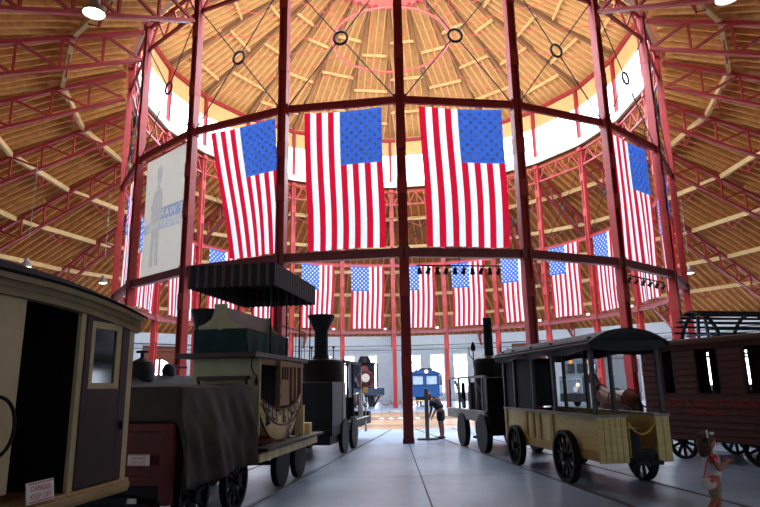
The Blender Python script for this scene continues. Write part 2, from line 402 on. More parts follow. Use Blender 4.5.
for sx in (-1, 1):
    for sz in (-1, 1): MB().cyl((sx*.16, 0, sz*.2), (sx*(h-.12), 0, sz*2.45), .022, n=6).build('tie_rod', BLACK, xb)
MB().tube([(.24*cos(q*pi/10), 0, .24*sin(q*pi/10)) for q in range(20)], .045, 6, True).build('ring', BLACK, xb)
per_bay(xb, 'crossed tie rods meeting in an iron ring, ', 'crossed rod bracing')
jb = None
for k in range(6, 17):
    if jb is None: jb = MB().b2(-.11, .11, -.06, .06, -.09, .09).build('junction_box', WHITE, smooth=False, bevel=.01); o = jb
    else: o = jb.copy(); COL.objects.link(o)
    o.location = pol(RC, k+.17, 5.92); o.rotation_euler.z = k*A; tag(o, 'small white box on the lower beam beside the '+coln(k), 'junction box', 'white boxes on the lower beam', 'thing')
# radial roof trusses
tr = thing('roof_truss', '', 'truss')             # local +X points outward here
zt = lambda r: zr(r)-.48
zb = lambda r: zt(r)-1.3
R0, R1 = 14.25, 33.9; NP = 13; st = (R1-R0)/NP
MB().bar((R0-RC, 0, zt(R0)), (R1-RC, 0, zt(R1)), .2, .16).build('top_chord', REDD, tr, smooth=False)
MB().bar((R0-RC, 0, zb(R0)), (R1-RC, 0, zb(R1)), .2, .12).build('bottom_chord', REDD, tr, smooth=False)
for q in range(NP+1):
    r = R0+q*st
    if q: MB().bar((r-RC, 0, zt(r)), (r-RC, 0, zb(r)), .09, .1, (0, 1, 0)).build('vertical', REDD, tr, smooth=False)
    if q < NP: MB().bar((r+st-RC, 0, zt(r+st)), (r-RC, 0, zb(r)), .1, .09, (0, 1, 0)).build('diagonal', REDD, tr, smooth=False)
for k in range(22):
    kk = norm(k); o = tr if k == 0 else dup(tr, (0, 0, 0), 0)
    o.location = pol(RC, kk); o.rotation_euler.z = kk*A-pi/2
    o['label'] = 'red roof truss running outward from the '+coln(kk); o['group'] = 'radial roof trusses'
# pale timber purlins between the trusses
ROWN = ['innermost row', 'second row from the columns', 'third row from the columns', 'fourth row from the columns', 'outermost row']
for q, r in enumerate((16.9, 20.3, 23.7, 27.1, 30.5)):
    hh = r*sin(A/2)-.12
    p0 = None
    for i in range(22):
        m_ = norm(i+.5)
        if p0 is None:
            mb = MB(); mb.b2(-hh, hh, -.09, .09, -.16, .12); p0 = mb.build('roof_purlin', PALE, smooth=False); o = p0
        else: o = p0.copy(); COL.objects.link(o)
        o.location = pol(r*cos(A/2), m_, zr(r)-.34); o.rotation_euler.z = m_*A
        tag(o, f'pale roof purlin, {ROWN[q]}, '+bayn(m_), 'purlin', 'pale purlins of the lower roof', 'thing')
    # short red hangers below each purlin
    g0 = None; RS = ['innermost', 'second', 'third', 'fourth', 'outermost'][q]
    for i in range(22):
        m_ = norm(i+.5)
        if g0 is None:
            g0 = thing('purlin_bracket', '', 'bracket'); L_ = .55
            for s_ in (-1, 1): MB().bar((s_*1.0, 0, -.02), (0, 0, -L_), .05, .05).build('stay', REDD, g0, smooth=False)
            MB().bar((0, 0, 0), (0, 0, -L_-.05), .06, .06).build('strut', REDD, g0, smooth=False); o = g0
        else: o = dup(g0, (0, 0, 0), 0)
        o.location = pol(r*cos(A/2), m_, zr(r)-.5); o.rotation_euler.z = m_*A
        o['label'] = f'small red stay under the {RS} purlin, '+bayn(m_); o['group'] = 'red stays under the purlins'
# lantern rafters, purlins, tension hoop and its rods
rf = None
for k in range(22):
    kk = norm(k)
    if rf is None:
        mb = MB(); mb.bar((-.1, 0, zl(LR0-.3)-.12), (LR0-.3-LR1-.1, 0, zl(LR1+.1)-.12), .12, .3); rf = mb.build('lantern_rafter', mat('shaded_rafter', '#8a5f3c', .7), smooth=False); o = rf  # rafter wood painted darker for the shadow lines along the ribs
    else: o = rf.copy(); COL.objects.link(o)
    o.location = pol(LR0-.3, kk); o.rotation_euler.z = kk*A+pi/2
    tag(o, 'sloping timber rafter of the lantern roof above the '+coln(kk), 'rafter', 'lantern rafters', 'thing')
RN2 = ['lowest row', 'middle row', 'top row']
for q, r in enumerate((12.4, 9.8, 7.2)):
    hh = (r-.4)*sin(A/2)-.08; p0 = None
    for i in range(22):
        m_ = norm(i+.5)
        if p0 is None: mb = MB(); mb.b2(-hh, hh, -.05, .05, -.1, .1); p0 = mb.build('lantern_purlin', mat('lit_roof_joist', '#dfb87c'), smooth=False); o = p0
        else: o = p0.copy(); COL.objects.link(o)
        o.location = pol((r+(.5 if i % 2 else -.4))*cos(A/2), m_, zl(r+(.5 if i % 2 else -.4))-.08); o.rotation_euler.z = m_*A
        tag(o, f'pale cross timber of the lantern roof, {RN2[q]}, '+bayn(m_), 'purlin', 'lantern purlins', 'thing')
PINK = mat('hoop_paint', '#c9483f', .5)
hp = thing('tension_hoop', 'large red iron hoop hanging level below the lantern roof', 'hoop', (0, 0, 21.7))
MB().tube([pol(3.45, q/2, 0) for q in range(44)], .07, 8, True).build('hoop', PINK, hp)
for q in range(22): MB().cyl(pol(3.45, q, 0), pol(13.9, q, -.35), .016, n=5).build('tie_rod', PINK, hp)
for q in range(0, 22, 2): MB().cyl(pol(3.45, q, 0), pol(4.3, q, 5.1), .014, n=5).build('hanger_rod', PINK, hp)
# pipes along the wall head
for nm, z, rr, lab in (('wall_pipe', 5.9, 33.7, 'thin dark pipe running along the head of the outer wall'), ('wall_pipe', 5.45, 33.9, 'lower thin grey pipe running along the outer wall')):
    mb = MB(); mb.tube([pol(rr, q, z) for q in range(22)], .045, 6, True); o = mb.build(nm, GREYL, smooth=True); tag(o, lab, 'pipe', kind='thing')
# rails of the radiating tracks
rl = thing('railway_track', '', 'track')
for y in (-.72, .72):
    MB().b2(0, 25.0, y-.035, y+.035, -.05, .012).build('rail', mat('worn_rail', '#5c5a58', .35, metal=.5), rl, smooth=False)
for i in range(22):
    m_ = norm(i+.5); o = rl if i == 0 else dup(rl, (0, 0, 0), 0)
    o.location = pol(8.3, m_); o.rotation_euler.z = m_*A-pi/2
    o['label'] = 'pair of sunken rails through the '+bayn(m_); o['group'] = 'tracks radiating from the turntable'
# ------------------------------------------------------------------ flags, banner, lamps
def flag(name, label, m_, wl, wr, skew=0.0, zt_=10.78, zb_=5.95, wob=.06, seed=0):
    # hangs lengthwise from the upper ring beam; canton at the top, on the left when seen from the hall's centre
    loc, rz = bay_frame(m_); rnd = random.Random(seed); ph = rnd.random()*6; ph2 = rnd.random()*6
    x0, x1 = -h+CH*wl, -h+CH*wr; w = x1-x0; Lh = zt_-zb_
    def P(u, v, off=0.0):                        # u 0..1 across (right when seen from the camera's side), v 0..1 downwards
        y = off+.2+wob*(v**1.2)*sin(u*7+ph+v*1.3)+.025*sin(u*19+ph2)*v
        x = x0+w*u+skew*v*(1-.62*u)+.05*sin(v*5+ph2)*v-w*.02*v*(u-.5)
        return (x, y, zt_-Lh*v-.05*sin(u*3.1)*(1-v))
    mb = MB(); NU, NV = 52, 40
    def mf(i, j):
        st = i//4                                # 13 stripes, canton on the high-u side (7 stripes wide)
        if st >= 6 and j < 16: return 2
        return 0 if st % 2 == 0 else 1
    mb.grid(P, NU, NV, mf)
    mb.m = 3
    for r_ in range(9):
        for c_ in range(6 if r_ % 2 == 0 else 5):
            cv = .4*((c_+.5+(0 if r_ % 2 == 0 else .5))/6); cu_ = 6/13+(7/13)*(r_+.5)/9
            for off in (-.012, .012):
                pts = []
                for q in range(10):
                    rr = .085 if q % 2 == 0 else .036; a_ = q*pi/5
                    pts.append(P(cu_+rr*sin(a_)/w, cv-rr*cos(a_)/Lh, off))
                c0 = P(cu_, cv, off)
                mb.add([c0]+pts, [(0, q+1, (q+1) % 10+1) for q in range(10)])
    o = mb.build('flag', [FLR, FLW, FLB, STAR]); o.location = (loc.x, loc.y, 0); o.rotation_euler.z = rz
    tag(o, label, 'flag', 'flags hanging around the ring', 'thing'); return o
NEARW = {-4.5: (.14, .84), -3.5: (.2, .85), -1.5: (.17, .88), -.5: (.17, .84), .5: (.17, .89), 1.5: None, 2.5: (.17, .86), 3.5: (.2, .9), 4.5: (.2, .85)}
q = 0
for i in range(22):
    m_ = norm(i+.5)
    if m_ in (-2.5, 1.5): continue               # a banner hangs in one bay, another is left open
    wl, wr = NEARW.get(m_, (.17, .83)); q += 1
    sk = {-1.5: 1.15, 3.5: .2}.get(m_, .1 if abs(m_) > 5 else .12)
    # the high-u side must be on the viewer's left from inside; bay frame +X is right seen from outside
    flag('flag', 'hanging red white and blue starred flag, '+bayn(m_), m_, wl, wr, sk, seed=q)
# white banner with a grey standing figure, read from behind
BANW = mat('banner_cloth', '#d9d6c8', .8, var=.03, trans=.3)
BANG = mat('banner_grey_print', '#bcbdb6', .8, var=.1, trans=.3)
BANB = mat('banner_blue_print', '#93a4bd', .8, var=.05, trans=.3)
BANT = mat('banner_letter', '#e4e2d8', .8)
loc, rz = bay_frame(-2.5)
bn = thing('banner', 'tall off-white banner with faint grey figure and mirrored lettering, third near bay left', 'banner', loc, rz)
bx0, bx1, bz0, bz1 = -h+.28, h-.26, 5.85, 10.76
fig = [(-.25, 0), (-.02, 0), (.0, 1.0), (.05, 1.0), (.1, 0), (.33, 0), (.3, 1.2), (.36, 1.75), (.42, 2.3), (.3, 2.72), (.12, 2.82), (.13, 2.95), (.2, 3.05), (.22, 3.3), (.3, 3.36), (.2, 3.42), (.18, 3.6), (.0, 3.65), (-.12, 3.58), (-.14, 3.3), (-.05, 3.0), (-.06, 2.82), (-.28, 2.7), (-.42, 2.2), (-.38, 1.7), (-.27, 1.4)]
def inpoly(P_, x, z):
    r_ = False; j = len(P_)-1
    for i in range(len(P_)):
        if (P_[i][1] > z) != (P_[j][1] > z) and x < (P_[j][0]-P_[i][0])*(z-P_[i][1])/(P_[j][1]-P_[i][1])+P_[i][0]: r_ = not r_
        j = i
    return r_
tris = []
tm = MB(); text_into(tm, 'THE WAR', .5, lambda u, v: (bx1-.95-u, v+8.09, 0)); text_into(tm, 'CAME BY RAIL', .42, lambda u, v: ((bx0+bx1)/2-u, v+7.72, 0))
polys = [[tm.v[i][:2] for i in f] for f in tm.f]; polys = [(min(p[0] for p in P_), max(p[0] for p in P_), min(p[1] for p in P_), max(p[1] for p in P_), P_) for P_ in polys]
NX_, NZ_ = 130, 170
def bmat(i, j):                                  # the print is part of the cloth: plain, figure, band or letter
    x = bx0+(bx1-bx0)*(i+.5)/NX_; z = bz1-(bz1-bz0)*(j+.5)/NZ_
    up_b = 8.05 < z < 8.5 and x > bx0+1.25; lo_b = 7.65 < z <= 8.05
    if (up_b or lo_b) and any(a_ <= x <= b_ and c_ <= z <= d_ and inpoly(P_, x, z) for a_, b_, c_, d_, P_ in polys): return 0
    if inpoly(fig, (x-bx0-1.0)/1.12, (z-bz0-.4)/1.12): return 1
    return 2 if up_b else (3 if lo_b else 0)
mb = MB(); mb.grid(lambda u, v: (bx0+(bx1-bx0)*u, .2+.03*sin(u*6+v*3), bz1-(bz1-bz0)*v), NX_, NZ_, bmat)
mb.build('printed_cloth', [BANW, BANG, BANB, mat('banner_pale_band', '#b9bec4', .8, trans=.3)], bn)
mb = MB(); mb.b2(bx0-.03, bx1+.03, .17, .23, bz1-.02, bz1+.04); mb.build('top_batten', REDD, bn, smooth=False)
# pendant lamps under the lower roof
lp = thing('pendant_lamp', '', 'lamp')
mb = MB(); mb.lathe([(.04, .46), (.11, .44), (.12, .26), (.2, .17), (.27, .02), (.28, -.02), (.26, -.02), (.24, .03), (.1, .2), (0, .2)], n=24); mb.build('shade', ALU, lp)
MB().lathe([(.0, -.06), (.16, -.02), (.235, .03), (0, .04)], n=20).build('bulb_face', LAMPM, lp)
mb = MB(); mb.cyl((0, 0, .44), (0, 0, 1.7), .014, n=6); mb.build('hanging_rod', ALU, lp)
def unproj(px, py, depth):
    d = fwd+r2*((px-380)/foc)+u2*((253.5-py)/foc); return cam.matrix_world.translation+d*depth
LAMPS = [(94, 13, 15.0, 'large glowing pendant lamp at upper left below the roof trusses'), (727, -2, 14.5, 'bright pendant lamp at the upper right edge below the trusses'),
         (26, 267, 30, 'small lit pendant lamp above the cream coach, the left one'), (103, 283, 36, 'small lit pendant lamp above the cream coach, the right one'),
         (690, 273, 38, 'small lit pendant lamp right of the column ring above the brown coach')]
for i, (px, py, d, lab) in enumerate(LAMPS):
    p = unproj(px, py, d); o = lp if i == 0 else dup(lp, (0, 0, 0), 0); o.location = p; o['label'] = lab; o['group'] = 'pendant lamps'
    rr = hypot(p.x, p.y)
    L = max(.5, zb(rr)-p.z) if i > 1 else 1.5
    # rod up to the roof frame
    ch = [c for c in o.children if c.name.startswith('hanging_rod')][0]; ch.scale.z = (L+.45)/1.7
# spotlights on rails under the near beam
def spot_rail(m_, xa, xb_, n, lab, lab2):
    loc, rz = bay_frame(m_)
    t = thing('track_light_rail', lab, 'light rail', (loc.x, loc.y, 5.28), rz)
    MB().b2(xa-.1, xb_+.1, .02, .06, .0, .04).build('rail', BLACK, t, smooth=False)
    for s_ in (xa, (xa+xb_)/2, xb_): MB().cyl((s_, .04, .03), (s_, .04, .28), .012, n=6).build('hanger', BLACK, t)
    proto = None
    for i in range(n):
        x = xa+(xb_-xa)*i/(n-1)
        if proto is None:
            proto = thing('spotlight', '', 'spotlight'); MB().cyl((0, 0, 0), (0, 0, -.09), .018, n=6).build('stem', BLACK, proto)
            mb = MB(); mb.lathe([(.0, .1), (.055, .09), (.06, -.02), (.085, -.1), (.07, -.09), (0, -.02)], n=14, M=Matrix.Rotation(radians(35), 3, 'X'), c=(0, .0, -.14)); mb.build('can', BLACK, proto); o = proto
        else: o = dup(proto, (0, 0, 0), 0)
        p = t.matrix_basis @ Vector((x, .04, 0)); o.location = p; o.rotation_euler.z = rz+(.4 if i % 2 else -.3)
        o['label'] = f'small black spotlight, {ORD[i+1] if i < 11 else "last"} from the left {lab2}'; o['group'] = 'spotlights '+lab2
spot_rail(.5, -1.5, 1.05, 10, 'thin rail of black spotlights under the beam right of the central column', 'right of the central column')
spot_rail(2.5, -1.4, 1.2, 6, 'short rail of spotlights under the beam in the third right bay', 'under the third right near bay')

# ------------------------------------------------------------------ railway vehicles; local x runs towards the hall's centre, y to the left
def veh(name, label, cat, k, s0, t0=0.0):
    a = k*A; p = Vector((s0*sin(a)+t0*cos(a), -s0*cos(a)+t0*sin(a), 0)); return thing(name, label, cat, p, rz_of(k))
def wheel(par, x, y, r, mt=None, spokes=10, tread=.1, name='wheel'):
    sg = 1 if y > 0 else -1; mb = MB()
    M = Matrix.Rotation(pi/2, 3, 'X')
    mb.lathe([(r*.84, -tread/2), (r, -tread/2), (r, tread/2), (r*.84, tread/2), (r*.84, -tread/2)][:4], c=(x, y, r), n=28, M=M) if not spokes else None
    if spokes:
        n = 30; pr = [(r*.86, -tread/2), (r, -tread/2), (r, tread/2), (r*.86, tread/2)]; o = len(mb.v)
        mb.add([(x+q[0]*cos(2*pi*j/n), y+q[1], r+q[0]*sin(2*pi*j/n)) for j in range(n) for q in pr], [(j*4+i, j*4+(i+1) % 4, ((j+1) % n)*4+(i+1) % 4, ((j+1) % n)*4+i) for j in range(n) for i in range(4)])
        mb.cyl((x, y-.09, r), (x, y+.09, r), r*.17)
        for j in range(spokes):
            a_ = 2*pi*j/spokes+.2; mb.bar((x+r*.1*cos(a_), y, r+r*.1*sin(a_)), (x+r*.9*cos(a_), y, r+r*.9*sin(a_)), .05, .04, (0, 1, 0))
    return mb.build(name, mt or BLACK, par)
def sign(name, label, p, rz, w, hh, l1, l2, tilt=0.0):
    t = thing(name, label, 'sign', p, rz); t.rotation_euler.x = tilt
    MB().b2(-w/2, w/2, -.006, .006, 0, hh).build('plate', WHITE, t, smooth=False, bevel=.003)
    mb = MB()
    text_into(mb, l1, hh*.36, lambda u, v: (u, -.008, hh*.56+v)); mb.build('lettering', REDTXT, t, smooth=False); mb = MB(); text_into(mb, l2, hh*.36, lambda u, v: (u, -.008, hh*.18+v))
    for z in (hh*.06, hh*.9): mb.add([(-w*.45, -.008, z), (w*.45, -.008, z), (w*.45, -.008, z+hh*.05), (-w*.45, -.008, z+hh*.05)], [(0, 1, 2, 3)])
    mb.build('lettering', REDTXT, t, smooth=False); return t
def world(t, p): return t.matrix_basis @ Vector(p)

# cream coach, front left
c = veh('passenger_coach', 'cream panelled early railway coach at the left edge with open dark doorway', 'railway coach', -.5, 28.6)
YS = -.62                                        # the side towards the camera
mb = MB()
mb.b2(-2.2, .73, YS, YS+.03, .92, 2.46); mb.b2(1.39, 1.46, YS-.01, YS+.03, .78, 2.46); mb.b2(2.14, 2.24, YS-.01, YS+.08, .78, 2.46)
mb.b2(.73, 2.24, YS, YS+.06, 2.36, 2.46)
mb.build('side_panel', CREAM, c, smooth=False, bevel=.006)
mb = MB()
for xa, xb_ in ((-2.1, -1.1), (-.98, -.0), (.12, .42)):
    for z0, z1 in ((1.62, 2.26), (.98, 1.52)):
        for p, q in (((xa, z0), (xb_, z0)), ((xb_, z0), (xb_, z1)), ((xb_, z1), (xa, z1)), ((xa, z1), (xa, z0))):
            mb.bar((p[0], YS-.01, p[1]), (q[0], YS-.01, q[1]), .025, .025)
mb.build('moulding', CREAM, c, smooth=False)
mb = MB(); mb.b2(-2.25, 2.28, YS-.03, .62, .7, .82); mb.b2(-2.2, 2.2, YS-.09, YS+.02, .74, .8); mb.build('floor_sill', mat('tan_sill', '#a88f62', .6), c, smooth=False, bevel=.01)
mb = MB(); mb.b2(-2.2, 2.24, .55, .62, .82, 2.46); mb.b2(-2.2, -2.14, YS, .6, .82, 2.46); mb.b2(2.18, 2.24, YS+.05, .6, .82, 2.46); mb.build('far_side_and_ends', CREAM, c, smooth=False)
mb = MB(); mb.b2(.45, .5, YS+.1, .5, .82, 2.4); mb.b2(1.42, 1.46, YS+.03, .5, .82, 2.4); mb.b2(.5, 1.42, .3, .54, .82, 2.4); mb.build('interior', NEARBLK, c, smooth=False)  # inner walls coloured near-black in place of the shade inside
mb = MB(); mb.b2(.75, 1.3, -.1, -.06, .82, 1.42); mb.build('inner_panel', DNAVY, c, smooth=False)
d = MB(); d.b2(1.46, 1.54, YS-.02, YS+.04, .83, 2.36); d.b2(2.02, 2.14, YS-.02, YS+.04, .83, 2.36); d.b2(1.52, 2.02, YS-.02, YS+.04, 2.26, 2.36); d.b2(1.52, 2.02, YS-.02, YS+.04, .83, 1.66)
d = d.build('closed_door', DKBROWN, c, smooth=False, bevel=.006); d['label'] = 'dark brown door with a cream framed window'
f = MB(); f.b2(1.52, 1.6, YS-.01, YS+.02, 1.66, 2.26); f.b2(1.94, 2.02, YS-.01, YS+.02, 1.66, 2.26); f.b2(1.6, 1.94, YS-.01, YS+.02, 1.66, 1.71); f.b2(1.6, 1.94, YS-.01, YS+.02, 2.2, 2.26); f.build('window_frame', CREAM, d, smooth=False)
MB().b2(1.6, 1.94, YS+.005, YS+.012, 1.71, 2.2).build('window_pane', GLASSD, d, smooth=False)
mb = MB(); mb.bar((2.08, YS-.03, 1.28), (2.08, YS-.03, 1.36), .02, .02); mb.build('latch', BLACK, d)
rd = lambda x: -.055*max(0, x-.7)**2             # the roof line dips towards the coach's far end
mb = MB()
for dz in (0, -.025): mb.grid(lambda u, v: (-2.3+4.64*u, -.7+1.4*v, 2.52+dz+.2*(1-(2*v-1)**2)+rd(-2.3+4.64*u)), 20, 12)
mb.grid(lambda u, v: (-2.3+4.64*u, -.7, 2.495+.025*v+rd(-2.3+4.64*u)), 20, 1); mb.build('roof', mat('roof_tar', '#131315', .95, spec=.1), c)
mb = MB()
for y0, z0, z1 in ((YS-.032, 2.34, 2.4), (YS-.045, 2.4, 2.45), (YS-.075, 2.45, 2.5)):
    mb.grid(lambda u, v: (-2.25+4.53*u, y0+(0 if 0 < v < 1 else .06), (z0 if v < .5 else z1)+rd(-2.25+4.53*u)), 20, 3)
    mb.grid(lambda u, v: (-2.25+4.53*u, y0, z0+(z1-z0)*v+rd(-2.25+4.53*u)), 20, 1); mb.grid(lambda u, v: (-2.25+4.53*u, y0+.09*v, z0+rd(-2.25+4.53*u)), 20, 1)
mb.build('cornice', CREAM, c, smooth=False)
mb = MB(); mb.tube([(.46+.13*sin(q*pi/14), YS-.02-.1*sin(q*pi/14), 1.62-.44*q/14+.06*sin(q*pi/7)) for q in range(15)], .013, 8); mb.ell((.46, YS-.02, 1.62), (.03, .03, .03)); mb.ell((.46, YS-.02, 1.18), (.03, .03, .03)); mb.build('handrail', BLACK, c)
mb = MB(); mb.b2(-2.1, 2.1, -.4, .4, .5, .7); mb.build('underframe', BLACK, c, smooth=False)
for x in (-1.3, 1.3):
    for y in (-.6, .6): wheel(c, x, y, .36)
sign('warning_sign', 'white sign with red lettering leaning in the doorway of the cream coach', world(c, (1.02, YS-.06, .82)), c.rotation_euler.z-0*pi, .3, .155, 'DANGER', 'KEEP OFF', radians(-8)).rotation_euler.y = 0

# tarp-covered red car behind it
c = veh('tender_car', 'dark red railway car with black underframe half hidden under a tarpaulin', 'railway car', -.5, 24.2)
mb = MB(); mb.b2(-1.22, 1.08, -.6, .6, .62, 1.24); mb.build('body', OXRED, c, smooth=False, bevel=.01)
mb = MB(); mb.b2(-1.26, -1.2, -.64, .64, 1.18, 1.27); mb.b2(-1.26, -1.2, -.64, .64, .6, .7); mb.b2(-1.27, -1.18, -.64, -.5, .4, 1.25); mb.b2(-1.27, -1.18, .5, .64, .4, 1.25); mb.build('end_frame', OXRED, c, smooth=False, bevel=.01)
mb = MB(); mb.b2(-1.2, 1.1, -.5, .5, .42, .62); mb.b2(-1.4, -1.2, -.2, .2, .3, .5); mb.build('underframe', BLACK, c, smooth=False)
mb = MB(); mb.b2(-1.0, 1.0, -.5, .5, 1.24, 1.64); mb.build('load', NEARBLK, c, smooth=False)
mb = MB(); mb.b2(-1.4, -1.3, -.55, .2, .38, .44); mb.cyl((-1.25, -.5, .3), (-1.33, -.5, .3), .02); mb.cyl((-1.25, .15, .3), (-1.33, .15, .3), .02); mb.build('coupling_bar', BLACK, c, smooth=False)
for x in (-.7, .6):
    for y in (-.62, .62): wheel(c, x, y, .4)
def drape(mb, x0, x1, y0, y1, z, ox0, ox1, oy0, oy1, nx=54, ny=60, sag=.03):
    def P(u, v):
        a_ = x0-ox0+(x1-x0+ox0+ox1)*u; b_ = y0-oy0+(y1-y0+oy0+oy1)*v
        cx2, cy2 = min(max(a_, x0), x1), min(max(b_, y0), y1); dx, dy = a_-cx2, b_-cy2; dr = hypot(dx, dy)
        fold = min(1, dr*1.6)
        nx_, ny_ = (dx/dr, dy/dr) if dr > 1e-6 else (0, 0)
        w_ = .03+fold*(.03+.07*abs(sin(a_*2.6+b_*1.1+.4))**4+.03*abs(sin(a_*7.3+b_*2))**3+.012*sin(a_*17+b_*13)) if dr > 1e-6 else 0
        zz = z-dr+(.0 if dr > 0 else sag*sin(a_*5)*sin(b_*4))+.02*sin(a_*3)
        return (cx2+nx_*w_, cy2+ny_*w_, zz)
    return mb.grid(P, nx, ny)
mb = drape(MB(), -1.12, 1.1, -.62, .62, 1.68, .42, .1, 1.14, 1.0)
o = mb.build('tarpaulin', TARP, solid=.012, origin=None); o.location = c.location; o.rotation_euler.z = c.rotation_euler.z
tag(o, 'large dark grey-brown tarpaulin draped in folds over the red railway car', 'tarpaulin', kind='thing')
def endsign(par, name, label, y, z, w, hh, l1, l2, x=-1.29):
    t = sign(name, label, world(par, (x, y, z)), par.rotation_euler.z-pi/2, w, hh, l1, l2); return t
endsign(c, 'warning_sign', 'white danger sign with red lettering on the red end of the tarped car', -.26, .82, .26, .12, 'DANGER', 'KEEP OFF')
t = thing('blank_plate', 'narrow blank white plate low on the end of the tarped car', 'sign', world(c, (-1.37, -.2, .44)), c.rotation_euler.z-pi/2)
MB().b2(-.11, .11, -.01, .01, 0, .05).build('plate', WHITE, t, smooth=False)

# stagecoach-bodied car with roof seats and striped canopy
c = veh('stagecoach_car', 'yellow stagecoach-shaped railway car with roof seats under a striped canopy', 'railway coach', -.5, 21.3)
zt0 = lambda x: 1.27+.27*(abs(x+.05)/1.2)**2.2
zb0 = lambda x: .75+.68*(min(1, abs(x+.02)/1.22))**3.0
def hull(u, v, off=0.0, sd=-1):
    x = -1.22+2.44*u; z = zb0(x)+(zt0(x)-zb0(x))*v
    y = .5+.1*math.sqrt(max(0, 1-(2*u-1)**2))*(.55+.45*v)+.04*sin(pi*v)
    return (x, sd*(y+off), z)
mb = MB()
for sd in (-1, 1): mb.grid(lambda u, v: hull(u, v, 0, sd), 30, 10)
mb.grid(lambda u, v: (hull(u, 0)[0], hull(u, 0, 0, 2*v-1)[1] if False else (2*v-1)*abs(hull(u, 0)[1]), hull(u, 0)[2]), 30, 4)
mb.build('body', YELC, c)
mb = MB()
for sd in (-1,):
    for v0 in (.0, .5, .99):
        mb.tube([hull(q/24, v0, .006, sd) for q in range(25)], .016, 6)
mb.build('painted_stripe', mat('maroon_stripe', '#5c2420', .5), c)
mb = MB(); W2 = 2.0
def ontext(u, v, x0=-.12):
    uu = (u+x0+1.22)/2.44; x = x0+u; z0 = zb0(x)+(zt0(x)-zb0(x))*.56; hgt = zt0(x)-z0
    vv = .56+v/(zt0(x)-zb0(x)); return hull(uu, min(.98, vv), .016)
text_into(mb, 'BALT\u00ba & OHIO', .31, lambda u, v: ontext(u*.98, v*1.0), bold=.008); mb.build('lettering', BLACK, c, smooth=False)
mb = MB(); ed = [(0, .12), (.1, .2), (.22, .1), (.16, -.02), (.1, -.2), (.05, -.02)]
mb.add([hull((-.98+x+1.22)/2.44, .26+z*.9, .012) for x, z in ed], [(0, 1, 2, 3, 4, 5)]); mb.build('painted_emblem', BLACK, c, smooth=False)
mb = MB(); mb.grid(lambda u, v: hull((.1+.24*u+1.22)/2.44, .05+.42*v, .009), 4, 4); mb.m = 1
mb.tube([hull((.22+.06*sin(q*.9)+1.22)/2.44, .08+.035*q, .016) for q in range(11)], .014, 5); mb.build('painted_panel', [mat('pale_panel', '#c9bfa8', .5), DNAVY], c, smooth=False)
mb = MB()
for x in (-1.2, .05, .62, .86, 1.2): mb.b2(x-.04, x+.04, -.56, -.5, 1.4, 2.1); mb.b2(x-.04, x+.04, .5, .56, 1.4, 2.1)
mb.b2(-1.24, 1.24, -.58, -.5, 2.02, 2.12); mb.b2(-1.24, 1.24, .5, .58, 2.02, 2.12); mb.build('window_post', BUFF, c, smooth=False, bevel=.008)
mb = MB(); mb.b2(-1.15, .0, -.42, -.4, 1.2, 2.05); mb.b2(-1.15, 1.15, .42, .46, 1.3, 2.05); mb.b2(.62, .86, -.46, -.44, 1.45, 2.05); mb.build('interior', NEARBLK, c, smooth=False)  # near-black sheets set behind the openings to stand for inside shade
mb = MB(); mb.b2(-1.27, -1.2, -.58, .58, .9, 2.16); mb.build('end_panel', GCREAM, c, smooth=False, bevel=.01); MB().b2(1.2, 1.26, -.56, .56, 1.2, 2.1).build('end_panel', GCREAM, c, smooth=False)
mb = MB(); mb.b2(-1.45, -1.27, -.42, .42, 1.78, 1.84); [mb.bar((-1.27, y, 1.5), (-1.42, y, 1.8), .03, .05) for y in (-.4, .4)]; mb.build('rear_shelf', DKBROWN, c, smooth=False)
d = MB(); d.b2(-.52, .0, -.68, -.64, 1.34, 2.1); d.m = 1
for x in (-.4, -.26, -.12): d.b2(x-.035, x+.035, -.69, -.675, 1.78, 2.0)  # slots are near-black blocks, shade put into their colour
d.m = 0
for z in (1.72, 1.5): d.b2(-.5, -.02, -.692, -.68, z-.03, z+.03)
d.build('slatted_door', [BUFF, NEARBLK], c, smooth=False)
mb = MB(); mb.b2(-1.7, 1.3, -.66, .66, 2.12, 2.2); mb.build('roof_deck', DKBROWN, c, smooth=False, bevel=.01)
def cloth_skirt(mb, x0, x1, y0, y1, z0, z1):
    per = [(x0, y0, 1, 0, x1-x0), (x1, y0, 0, 1, y1-y0), (x1, y1, -1, 0, x1-x0), (x0, y1, 0, -1, y1-y0)]
    for px, py, dx, dy, L_ in per:
        mb.grid(lambda u, v: (px+dx*L_*u+dy*.03*v*sin(u*L_*14), py+dy*L_*u-dx*.03*v*sin(u*L_*14+v), z1-(z1-z0)*v), 30, 5)
mb = MB(); cloth_skirt(mb, -1.55, .62, -.45, .45, 2.2, 2.58); mb.b2(-1.53, .6, -.43, .43, 2.5, 2.58); mb.build('bench_cloth', GREENC, c)
EPR = [(-.42, 2.58), (.42, 2.58), (.42, 2.63), (.3, 2.66), (.17, 2.74), (.12, 2.86), (.12, 2.98), (-.12, 2.98), (-.12, 2.86), (-.17, 2.74), (-.3, 2.66), (-.42, 2.63)]
for x in (-1.58, .58): MB().prism([(y*.86, z) for y, z in EPR], 'x', x, x+.05).build('bench_end', GCREAM, c, smooth=False)
mb = MB(); mb.b2(-1.56, .6, -.03, .03, 2.56, 2.95); mb.build('bench_back', mat('pinkish_cream', '#a9988a', .6), c, smooth=False, bevel=.01)
mb = MB()
for y in (-.64, .64):
    for x in (-.98, -.1, .75, 1.5): MB().cyl((x, y, 2.18), (x, y, 3.5), .014, n=6).build('canopy_post', BLACK, c)
    mb = MB(); mb.cyl((-.7, y, 2.72), (1.2, y, 2.72), .011, n=6)
    for q in range(5): mb.cyl((.3+.2*q, y, 2.2), (.3+.2*q, y, 2.72), .007, n=5)
    mb.build('roof_railing', BLACK, c)
